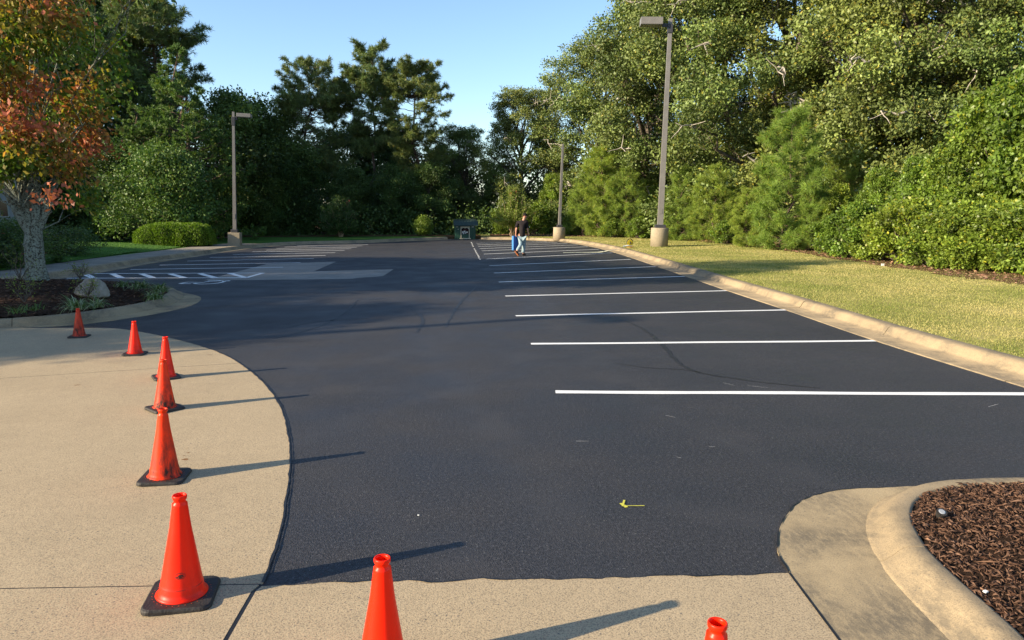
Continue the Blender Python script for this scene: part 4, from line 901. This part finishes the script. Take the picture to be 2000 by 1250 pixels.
# ---- left shrubs and clumps
def rose(seed, H, Rr):
    return broadleaf(seed, H, Rr, .1, 14, 34, 22, (.07, .045), 'dark', lr=Rr * .45, trunkless=True, sig=.14)
rs = rose(111, 1.5, 1.3)
def flowers(parent, n, Rr, H, seed):
    rng = np.random.default_rng(seed); m = simple('petal_pink', (.45, .04, .07), .6, .2, .2, 20, 0)
    bm = bmesh.new()
    for i in range(n):
        a = rng.uniform(0, 6.28); e = rng.uniform(.1, 1.2); p = Vector((Rr * math.cos(a) * math.cos(e), Rr * math.sin(a) * math.cos(e), .15 + H * .85 * math.sin(e)))
        for k in range(5):
            t = k * 1.257; q = p + Vector((math.cos(t), math.sin(t), .3)) * .035; s = bm.verts.new
            bm.faces.new((s(p), s(q + Vector((-math.sin(t), math.cos(t), .2)) * .022), s(q + Vector((math.cos(t), math.sin(t), 0)) * .02), s(q - Vector((-math.sin(t), math.cos(t), -.2)) * .022)))
    bm_obj('flowers', bm, m, parent)['kind'] = 'stuff'
for px, Y, s, lab in ((18, 24, 1.1, 'dark rose bush with small pink blooms left of the maple trunk'), (-45, 22, 1.2, 'dark bush cut by the left edge below the building'), (118, 27, .86, 'dark rounded bush right behind the maple trunk, beside the green lawn')):
    p = plant(rs, 'rose_bush', lab, 'bush', T(px, Y, .15), s, group='dark bushes behind the maple', parts=('crown', 'trunk')); 
    p.scale.z *= .8; flowers(p, 26 if px < 100 else 8, 1.35, 1.3, 3)
def clump(name, loc, n, L, seed, cols, label, wd=.012, group='grassy clumps in the left island'):
    rng = np.random.default_rng(seed); V = []; F = []; T_ = []; c = 0
    for i in range(n):
        a = rng.uniform(0, 6.28); l = L * rng.uniform(.6, 1.2); el = rng.uniform(.5, 1.35); d = np.array([math.cos(a), math.sin(a), 0]); s = np.array([-math.sin(a), math.cos(a), 0]) * wd / 2 * rng.uniform(.7, 1.3)
        p = np.array([rng.normal(0, .05), rng.normal(0, .05), 0]) ; e = el; t = np.array(cols[rng.integers(len(cols))]) * rng.uniform(.8, 1.2)
        for k in range(6):
            w_ = (1, 1.1, 1, .8, .5, .08)[k]; V += [p - s * w_, p + s * w_]; T_ += [t, t]; p = p + (d * math.cos(e) + np.array([0, 0, math.sin(e)])) * l / 5; e -= rng.uniform(.2, .5)
            if k: F.append((c + 2 * k - 2, c + 2 * k - 1, c + 2 * k + 1, c + 2 * k))
        c += 12
    o = obj(name, mesh_np(name, V, F, M['blade'], np.array(T_))); o.location = loc; tag(o, label, 'plant', group)
VAR = [(.12, .2, .07), (.30, .36, .20), (.42, .46, .30), (.10, .17, .06)]
GRN = [(.06, .12, .03), (.10, .17, .05), (.14, .2, .07)]
def bz(px, py, z):  # a spot on the bed surface
    return G(px, py, z)
clump('lily_turf', bz(150, 604, .24), 130, .34, 1, VAR, 'variegated lily turf clump right behind the dark cone')
clump('lily_turf', bz(188, 600, .24), 110, .30, 2, VAR, 'variegated lily turf clump between the boulder and the left kerb')
clump('lily_turf', bz(275, 563, .30), 140, .34, 3, GRN + VAR, 'lily turf clump right of the boulder, farthest back')
clump('lily_turf', bz(312, 570, .27), 150, .34, 4, GRN + VAR, 'lily turf clump at the right nose of the left island')
clump('lily_turf', bz(303, 585, .24), 120, .30, 5, GRN + VAR, 'lily turf clump just behind the kerb at the island nose')
clump('lily_turf', bz(240, 560, .30), 90, .28, 6, GRN + VAR, 'lily turf clump directly right of the boulder')
clump('lily_turf', bz(35, 612, .24), 28, .26, 7, GRN, 'sparse sprig of lily turf at the left, behind the kerb')
clump('lily_turf', bz(68, 606, .24), 28, .26, 8, GRN, 'sparse sprig of lily turf left of the pale clump')
clump('lily_turf', G(112, 512, .15), 160, .5, 9, GRN, 'long bladed green clump behind the maple trunk at the sidewalk', .016)
def bare_bush(loc, label, H, seed):
    rng = np.random.default_rng(seed); tb = Tubes(); pts = []
    for i in range(9):
        a = rng.uniform(0, 6.28); e = np.array([math.cos(a) * H * .5, math.sin(a) * H * .5, H * rng.uniform(.6, 1)]); q = curve_pts((0, 0, 0), e, 6, 0, rng); tb.add(q, np.linspace(.008, .003, 6), 3); pts += [q[3], q[4], q[5]]
        for k in range(3): r_ = curve_pts(q[3], q[3] + rng.normal(0, .12, 3), 3, 0, rng); tb.add(r_, [.004, .003, .002], 3); pts.append(r_[-1])
    P = np.repeat(np.array(pts), 3, 0); P = P + rng.normal(0, .03, P.shape); l = np.full(len(P), .035)
    plant({'crown': leaf_mesh('foliage', P, unit(rng.normal(0, 1, P.shape)), l, l * .6, np.full((len(P), 3), 1.), M['myrtle'], rng=rng), 'trunk': tb.mesh('stems', M['bark'])}, 'twiggy_bush', label, 'bush', loc, 1, 0, 'twiggy bushes in the left island')
bare_bush(G(40, 548, .42), 'twiggy nearly bare bush left of the maple trunk', .85, 1)
bare_bush(G(48, 590, .33), 'low twiggy bush in the mulch with a red bloom, left', .5, 2)
bare_bush(G(156, 545, .40), 'thin twiggy bush behind the boulder', .35, 3)
bare_bush(G(172, 578, .30), 'small twiggy bush in front of the boulder', .35, 4)

# ---- boulder
def rock(loc, s, label, seed, rz=0):
    bm = bmesh.new(); bmesh.ops.create_icosphere(bm, subdivisions=5, radius=1)
    from mathutils import noise
    for v in bm.verts:
        n = noise.fractal(v.co * 1.1 + Vector((seed, 0, 0)), .9, 2.1, 5); v.co *= 1 + .16 * n
        v.co.z = v.co.z if v.co.z > 0 else v.co.z * .3
        v.co = Vector((v.co.x * s[0], v.co.y * s[1], v.co.z * s[2]))
    a = N('rock', .95, .15); a.col(a.ramp(a.noise(5, 6, a.o, .7), [(.3, (.10, .09, .075)), (.5, (.26, .235, .19)), (.7, (.36, .33, .28))])); a.bump(a.noise(14, 6, a.o, .7), .8, .03)
    o = bm_obj('boulder', bm, a.m, None, True, loc=loc); o.rotation_euler = (0, R(8), rz); return tag(o, label, 'rock')
rock(G(180, 573, .30), (.29, .22, .29), 'rounded tan boulder in the mulch of the left island', 2.0, .2)

# ---- small landscape light in the right bed, pebble bits
t = thing('landscape_light', 'small black landscape light with a pale lens in the mulch at the lower right', 'garden light', G(1838, 1003, .15), R(20)); t.scale = (.7, .7, .7)
bm_obj('housing', lathe([(.02, -.05), (.036, -.02), (.04, .015), (.04, .022)], 20), M['rubber'], t, False, .002).rotation_euler = (R(25), R(-15), 0)
bm_obj('lens', lathe([(.02, .022), (.026, .026), (.02, .030)], 20), simple('white_lens', (.25, .27, .3), .15, .6, .05, 5, 0), t, False).rotation_euler = (R(25), R(-15), 0)
bm = bmesh.new(); add_box(bm, (0, 0, 0), (.018, .014, .006), Matrix.Rotation(.4, 3, 'Z')); tag(bm_obj('paper_scrap', bm, simple('paper', (.8, .8, .78), .8, .2), loc=G(1925, 1155, .2)), 'tiny white paper scrap on the mulch at the lower right', 'litter')
bm = bmesh.new(); add_box(bm, (0, 0, 0), (.011, .007, .005)); tag(bm_obj('pebble', bm, simple('pebble', (.7, .7, .66), .8, .2), loc=G(817, 1006, .004)), 'tiny white pebble on the asphalt in the foreground', 'pebble')
t = tag(bm_obj('utility_flag', box((0, 0, .03), (.09, .02, .07)), simple('flag_white', (.75, .75, .72), .7, .2)), 'small white marker at the wood edge on the right lawn', 'marker'); t.location = G(1724, 519, .14)

# ---- kiosk
def kiosk():
    k0 = at(888, 467, 43.6); k1 = at(929, 467, 43.6); W = k1.x - k0.x; cx = (k0.x + k1.x) / 2
    t = thing('kiosk', 'dark green roofed box with notices and a white framed opening, far end of the lot', 'kiosk', (cx, 43.6, 0.0), R(3)); t.scale = (.97, 1, .84)
    gm = simple('green_paint', (.018, .062, .038), .5, .35, .2, 3, .05); rm = simple('green_roof', (.035, .06, .05), .6, .3, .3, 6, .1); wm = simple('pale_wood', (.5, .45, .33), .7, .2, .2, 10, .1)
    H = .98; D = .8; pw = W * .27
    for sx, nm in ((-1, 'left'), (1, 'right')):
        for j in range(3):
            bm_obj('door_board', box((sx * (W / 2 - pw / 2) + (j - 1) * pw / 3, 0, H / 2), (pw / 3 - .012, .05, H)), gm, t, bevel=.005)
    for sx in (-1, 1): bm_obj('side_wall', box((sx * (W / 2 - .025), D / 2 + .03, H / 2 + .04), (.05, D, H + .08)), gm, t)
    bm_obj('back_wall', box((0, D + .05, H / 2 + .12), (W - .1, .04, H + .2)), gm, t)
    iw = W - 2 * pw
    bm_obj('opening_back', box((0, .30, .5), (iw, .03, .9)), simple('inside_dark', (.012, .012, .012), .9, .1), t)
    for sx in (-1, 1): bm_obj('frame_post', box((sx * (iw / 2 - .035), -.02, .46), (.05, .06, .90)), wm, t)
    bm_obj('frame_sill', box((0, -.03, .05), (iw + .12, .07, .06)), wm, t); bm_obj('frame_head', box((0, -.01, .86), (iw - .10, .05, .10)), wm, t)
    bm_obj('lower_panel', box((0, -.01, .22), (iw - .14, .03, .28)), gm, t)
    # gabled dark board in the opening and pale sheets hung on it
    bm = poly_bm([Vector((-.22, 0)), Vector((.22, 0)), Vector((.22, .2)), Vector((0, .42)), Vector((-.22, .2))], 0, .02); bmesh.ops.transform(bm, matrix=Matrix.Translation((0, .06, .38)) @ Matrix.Rotation(PI / 2, 4, 'X'), verts=bm.verts)
    b = bm_obj('gable_board', bm, simple('dark_red_board', (.05, .02, .02), .8, .2), t)
    pm = simple('paper_sheet', (.62, .6, .55), .8, .2, .25, 12, 0)
    for x, z, w_, h_ in ((-.13, .50, .10, .12), (-.02, .56, .09, .11), (.12, .50, .09, .10), (.02, .44, .10, .09), (-.10, .40, .08, .07), (-.2, .80, .06, .07), (.22, .78, .08, .1), (.0, .80, .05, .05)):
        bm_obj('paper_notice', box((x, .025, z), (w_, .008, h_), Matrix.Rotation(random.uniform(-.15, .15), 3, 'Y')), pm, t)
    for x, z, w_, h_ in ((-W / 2 + .14, .88, .13, .04), (W / 2 - .15, .88, .12, .06), (-W / 2 + .2, .72, .05, .05)):
        bm_obj('label_plate', box((x, -.03, z), (w_, .01, h_)), pm, t)
    # sloped roof with ribs
    rr = Matrix.Rotation(R(20), 3, 'X')
    rf = bm_obj('roof', box((.05, .36, H + .17), (W + .22, 1.1, .04), rr), rm, t)
    for i in range(9): 
        x = -W / 2 - .04 + i * (W + .16) / 8; bm_obj('roof_rib', box(Vector((.05 + x, .36, H + .17)) + rr @ Vector((0, 0, .03)), (.025, 1.1, .03), rr), rm, rf)
    for sx in (-1, 1): bm_obj('post', box((sx * (W / 2 + .02) + .05, .86, .68), (.05, .05, 1.36)), gm, t)
    bm_obj('top_rail', box((.07, .86, 1.40), (W + .10, .06, .06)), rm, t)
kiosk()

# ---- measuring reel and tape on the lawn
def reel():
    c = G(1230, 483, .125); t = thing('measuring_reel', 'yellow open measuring tape reel standing on the lawn beside the right kerb', 'tape reel', c, R(15))
    ym = simple('reel_yellow', (.75, .55, .03), .4, .4, .15, 12, 0); wm = simple('reel_white', (.75, .75, .72), .5, .3, .1, 12, 0); bk = M['rubber']
    bm = lathe([(.02, -.03), (.13, -.03), (.13, .03), (.02, .03)], 24); bmesh.ops.transform(bm, matrix=Matrix.Translation((0, 0, .21)) @ Matrix.Rotation(PI / 2, 4, 'X') @ Matrix.Rotation(.4, 4, 'Z'), verts=bm.verts); bm_obj('tape_disc', bm, ym, t)
    bm = bmesh.new(); 
    path = [(.15 * math.cos(a), 0, .22 + .16 * math.sin(a)) for a in np.linspace(-.6, PI + .6, 16)]
    tb = Tubes(); tb.add(path, np.full(16, .017), 8); obj('rim_frame', tb.mesh('rim_frame', bk), t)
    tb = Tubes(); tb.add([(-.34, -.02, .05), (-.2, 0, .06), (-.05, 0, .09), (.1, 0, .06)], [.03, .03, .035, .03], 8); obj('handle', tb.mesh('handle', wm), t)
    bm_obj('crank', box((.0, -.06, .2), (.025, .07, .12)), bk, t)
    tb = Tubes(); tb.add([(.17 * math.cos(a), .08 * math.sin(a) - .02, .012) for a in np.linspace(0, 2 * PI, 20)], np.full(20, .014), 6); obj('ground_ring', tb.mesh('ground_ring', simple('orange_cord', (.6, .2, .03), .6, .3)), t)
    pts = [G(1213, 486, .17), G(1200, 488, .15), G(1188, 489.5, .142), G(1170, 492.5, .02), G(1130, 493, .012), G(1100, 493.5, .012)]
    tb = Tubes(); tb.add([p[:] for p in catmull(pts, .3)], np.full(len(catmull(pts, .3)), .012), 5); tag(obj('tape_line', tb.mesh('tape_line', simple('tape_pale', (.6, .62, .5), .5, .3))), 'pale measuring tape pulled from the reel over the kerb', 'tape')
reel()

# ------------------------------------------------------------------ building behind the maple
def building():
    X1 = at(36, 430, 37).x; Y0 = 37.0; Wd = 12.0; Hh = 3.3
    t = thing('house', 'grey sided building behind the maple trunk at the left edge', 'building', (X1 - math.cos(R(34)) * Wd / 2 - math.sin(R(34)) * 4, Y0 + 4 * math.cos(R(34)) - math.sin(R(34)) * Wd / 2, .1), R(34))
    wm = simple('grey_siding', (.26, .27, .28), .7, .2, .12, 2, .1); tm = simple('grey_trim', (.34, .34, .33), .6, .2, .1, 4, 0)
    bm_obj('wall', box((0, 0, Hh / 2), (Wd, 8, Hh)), wm, t)
    for i in range(20):
        z = .1 + i * .16; bm_obj('siding_board', box((0, -4.012, z + .08), (Wd, .02, .152), Matrix.Rotation(R(-4), 3, 'X')), wm, t)
    wx = Wd / 2 - .55
    wdw = bm_obj('window', box((wx, -4.05, 1.75), (.42, .05, .85)), tm, t); bm_obj('pane', box((wx, -4.08, 1.75), (.30, .02, .73)), simple('dark_glass', (.01, .012, .015), .08, .5, 0, 1, 0), wdw)
    bm_obj('corner_board', box((Wd / 2 + .01, -4.03, Hh / 2), (.12, .06, Hh)), tm, t)
    bm = bmesh.new(); v = [bm.verts.new(p) for p in ((-Wd / 2 - .5, -4.6, Hh), (Wd / 2 + .5, -4.6, Hh), (Wd / 2 + .5, 4.6, Hh), (-Wd / 2 - .5, 4.6, Hh), (-Wd / 2 + 3, 0, Hh + 2.6), (Wd / 2 - 3, 0, Hh + 2.6))]
    for f in ((0, 1, 5, 4), (1, 2, 5), (2, 3, 4, 5), (3, 0, 4), (3, 2, 1, 0)): bm.faces.new([v[i] for i in f])
    bm_obj('roof', bm, simple('shingle_roof', (.06, .058, .055), .9, .15, .3, 8, .4), t)
building()

# ------------------------------------------------------------------ the walking man
def skin(name, pts, edges, mat, parent, sub=2, smooth=True):
    """pts: dict name -> (x, y, z, r) ; root first"""
    ks = list(pts); me = bpy.data.meshes.new(name); me.from_pydata([pts[k][:3] for k in ks], [(ks.index(a), ks.index(b)) for a, b in edges], []); me.materials.append(mat)
    o = obj(name, me, parent); md = o.modifiers.new('skin', 'SKIN'); md.use_smooth_shade = True
    for i, k in enumerate(ks):
        r = pts[k][3]; r = r if isinstance(r, tuple) else (r, r); me.skin_vertices[0].data[i].radius = r; me.skin_vertices[0].data[i].use_root = (i == 0)
    s = o.modifiers.new('sub', 'SUBSURF'); s.levels = s.render_levels = sub; return o
def chain(ks): return list(zip(ks, ks[1:]))
def man():
    t = thing('person', 'man in black t-shirt, pale jeans and black cap walking away with a blue case', 'person', G(1019, 499.5, 0.0), R(-4))
    sk = simple('skin', (.50, .25, .17), .55, .3, .1, 10, 0); bk = simple('black_tshirt', (.022, .018, .020), .9, .1, .2, 6, .3); jn = simple('washed_jeans', (.27, .36, .40), .9, .1, .35, 14, .4)
    sh = simple('tan_sole', (.42, .14, .05), .8, .2, .2, 20, .1); bs = simple('dark_shoe', (.03, .025, .022), .6, .3, .2, 20, .1); hr = simple('brown_hair', (.06, .035, .02), .9, .1)
    # x = right in view, y = away, z = up; joints
    hipL, hipR = (-.075, .02, .80), (.085, -.01, .80)
    kneeL, ankL = (-.03, -.06, .45), (-.20, -.20, .20)
    kneeR, ankR = (.085, .10, .43), (.05, .12, .085)
    shL, shR = (-.155, .06, 1.30), (.185, .0, 1.325)
    elL, wrL = (-.215, .01, 1.04), (-.235, .07, .845)
    elR, wrR = (.225, .04, 1.04), (.265, .12, .80)
    P = {'pel': (.01, 0, .84, (.10, .07)), 'w': (.01, .01, 1.0, (.075, .05)), 'ch': (.04, .03, 1.2, (.07, .05)), 'nb': (.06, .05, 1.36, .065), 'n2': (.085, .07, 1.43, .052), 'h1': (.11, .08, 1.50, (.068, .078)), 'h2': (.125, .09, 1.575, (.076, .088)), 'h3': (.125, .085, 1.62, (.05, .06)),
         'sl': (*shL, .05), 'el': (*elL, .042), 'wl': (*wrL, .028), 'hl': (-.238, .085, .79, (.03, .022)),
         'sr': (*shR, .05), 'er': (*elR, .042), 'wr': (*wrR, .028), 'hr': (.275, .135, .745, (.03, .022)),
         'pl': (*hipL, .09), 'kl': (*kneeL, .06), 'al': (*ankL, .04), 'tl': (-.13, -.16, .06, .032),
         'pr': (*hipR, .09), 'kr': (*kneeR, .06), 'ar': (*ankR, .04), 'tr': (.12, .24, .05, .032)}
    E_ = chain(['pel', 'w', 'ch', 'nb', 'n2', 'h1', 'h2', 'h3']) + chain(['ch', 'sl', 'el', 'wl', 'hl']) + chain(['ch', 'sr', 'er', 'wr', 'hr']) + chain(['pel', 'pl', 'kl', 'al', 'tl']) + chain(['pel', 'pr', 'kr', 'ar', 'tr'])
    # fingers: left hand curls round the case handle, right hand hangs relaxed
    for side, (hx, hy, hz), cur in (('l', (-.238, .085, .79), 1), ('r', (.275, .135, .745), 0)):
        for f in range(4):
            oy = (f - 1.5) * .018; ln = (.030, .034, .032, .025)[f]; a = 'f%s%d' % (side, f)
            if cur: q = [(hx - .004, hy + oy, hz - .025), (hx + .022, hy + oy, hz - .045), (hx + .030, hy + oy, hz - .02), (hx + .018, hy + oy, hz - .004)]
            else: q = [(hx + .002, hy + oy, hz - .03), (hx - .002, hy + oy, hz - .03 - ln), (hx - .010, hy + oy + .003, hz - .03 - ln * 1.8), (hx - .022, hy + oy + .004, hz - .03 - ln * 2.4)]
            for j, p in enumerate(q): P[a + str(j)] = (*p, .0095)
            E_ += [('h' + side, a + '0')] + chain([a + str(j) for j in range(4)])
        th = 't%s' % side; q = [(hx + .012, hy - .03, hz + .01), (hx + .018, hy - .045, hz - .02), (hx + .02, hy - .04, hz - .045)]
        for j, p in enumerate(q): P[th + str(j) + 'x'] = (*p, .011)
        E_ += [('h' + side, th + '0x')] + chain([th + str(j) + 'x' for j in range(3)])
    body = skin('body', P, E_, sk, t)
    for nm, p, s in (('nose', (.19, .13, 1.535), (.022, .022, .03)), ('ear', (.125, .0, 1.545), (.022, .012, .032)), ('ear', (.10, .165, 1.545), (.022, .012, .032)), ('eye', (.182, .105, 1.565), (.012, .014, .009)), ('eye', (.172, .155, 1.565), (.012, .014, .009)), ('mouth', (.178, .13, 1.497), (.012, .028, .007))):
        bm = bmesh.new(); bmesh.ops.create_icosphere(bm, subdivisions=2, radius=1, matrix=Matrix.Translation(p) @ Matrix.Diagonal((*s, 1)))
        bm_obj(nm, bm, simple(nm + '_tone', {'eye': (.03, .03, .03), 'mouth': (.3, .08, .07)}.get(nm, (.52, .22, .16)), .5, .3), body, True)
    # T-shirt: open torso with short sleeves
    S = {'hem': (.02, .0, .70, (.185, .13)), 'w': (.015, .0, .88, (.178, .13)), 'm': (.02, .02, 1.05, (.178, .135)), 'ch': (.03, .03, 1.21, (.175, .135)), 'yo': (.045, .04, 1.31, (.14, .115)), 'co': (.065, .055, 1.375, (.072, .068)),
         'sl': (*shL, .083), 'ul': (-.195, .03, 1.18, .076), 'cl': (-.212, .015, 1.09, .074), 'sr': (*shR, .083), 'ur': (.215, .02, 1.18, .076), 'cr': (.225, .035, 1.08, .074)}
    skin('t_shirt', S, chain(['hem', 'w', 'm', 'ch', 'yo', 'co']) + chain(['yo', 'sl', 'ul', 'cl']) + chain(['yo', 'sr', 'ur', 'cr']), bk, t)
    bm_obj('sleeve_patch', box((.305, .0, 1.13), (.012, .05, .05)), simple('white_print', (.75, .75, .75), .7, .2), t)
    J = {'seat': (.01, .0, .78, (.155, .125)), 'pl': (-.07, .01, .72, .112), 'ml': (-.05, -.03, .58, .092), 'kl': (-.035, -.065, .45, .080), 'cl': (-.115, -.13, .32, .072), 'al': (-.19, -.19, .215, .070),
         'pr': (.085, 0, .72, .112), 'mr': (.088, .05, .58, .092), 'kr': (.085, .10, .43, .080), 'cr': (.068, .11, .26, .075), 'ar': (.05, .115, .10, .082)}
    skin('jeans', J, chain(['seat', 'pl', 'ml', 'kl', 'cl', 'al']) + chain(['seat', 'pr', 'mr', 'kr', 'cr', 'ar']), jn, t)
    def shoe(a, b, label=None):
        a, b = Vector(a), Vector(b); d = (b - a); L = d.length; u = Vector((0, 0, 1)) if abs(d.normalized().z) < .8 else Vector((0.3, .9, 0)); s = d.cross(u).normalized(); n = s.cross(d).normalized()
        Mx = Matrix((d.normalized(), s, n)).transposed().to_4x4(); Mx.translation = (a + b) / 2
        bm = bmesh.new(); bmesh.ops.create_icosphere(bm, subdivisions=3, radius=1)
        for v in bm.verts:
            x = v.co.x; v.co = Vector((x * L / 2, v.co.y * (.052 if x > 0 else .042), v.co.z * (.035 if x > 0.2 else .06) if v.co.z > 0 else v.co.z * .015))
        bmesh.ops.transform(bm, matrix=Mx, verts=bm.verts); o = bm_obj('shoe', bm, bs, t, True)
        bm = bmesh.new(); bmesh.ops.create_cone(bm, cap_ends=True, segments=24, radius1=1, radius2=1, depth=1)
        for v in bm.verts: v.co = Vector((v.co.x * L / 2 * 1.03, v.co.y * (.055 if v.co.x > 0 else .045), -.026 + v.co.z * .026))
        bmesh.ops.transform(bm, matrix=Mx, verts=bm.verts); bm_obj('sole', bm, sh if label else simple('dark_sole', (.05, .045, .04), .8, .2), o)
    shoe((-.26, -.27, .215), (-.115, -.19, .03), 1); shoe((.02, .10, .04), (.16, .29, .04))
    # cap and hair
    bm = bmesh.new(); bmesh.ops.create_icosphere(bm, subdivisions=3, radius=1)
    for v in bm.verts: v.co = Vector((.125 + v.co.x * .092, .088 + v.co.y * .084, 1.605 + (v.co.z * .085 if v.co.z > 0 else v.co.z * .012)))
    cp = bm_obj('cap', bm, simple('black_cap', (.02, .018, .016), .9, .1), t, True)
    bm = bmesh.new(); bmesh.ops.create_cone(bm, cap_ends=True, segments=20, radius1=1, radius2=1, depth=1)
    for v in bm.verts: v.co = Vector((.195 + v.co.x * .075, .115 + v.co.y * .065, 1.592 + v.co.z * .012 - .25 * v.co.x * .06))
    bm_obj('cap_visor', bm, cp.data.materials[0], cp, True)
    bm = bmesh.new(); bmesh.ops.create_icosphere(bm, subdivisions=3, radius=1)
    for v in bm.verts: v.co = Vector((.105 + v.co.x * .078, .075 + v.co.y * .084, 1.575 + v.co.z * .05))
    bm_obj('hair', bm, hr, t, True)
    return t
mn = man()
def case():
    p = mn.location + Vector((-.245, .10, 0)); t = thing('blue_case', 'slim blue plastic case carried in the hand of the walking man', 'case', p, R(38))
    bl = simple('blue_plastic', (.008, .07, .32), .4, .4, .12, 8, .05); lb = simple('light_blue_edge', (.05, .20, .5), .4, .4, .1, 8, 0)
    bm_obj('shell', box((.02, 0, .50), (.30, .075, .54)), bl, t, bevel=.018, seg=3)
    bm_obj('edge_band', box((-.135, 0, .50), (.03, .095, .56)), lb, t, bevel=.008)
    tb = Tubes(); tb.add([(-.06, 0, .765), (-.05, 0, .80), (.05, 0, .80), (.06, 0, .765)], [.01] * 4, 8); obj('handle', tb.mesh('handle', bl), t)
    bm_obj('raised_panel', box((.03, -.04, .48), (.20, .012, .40)), bl, t, bevel=.004)
case()
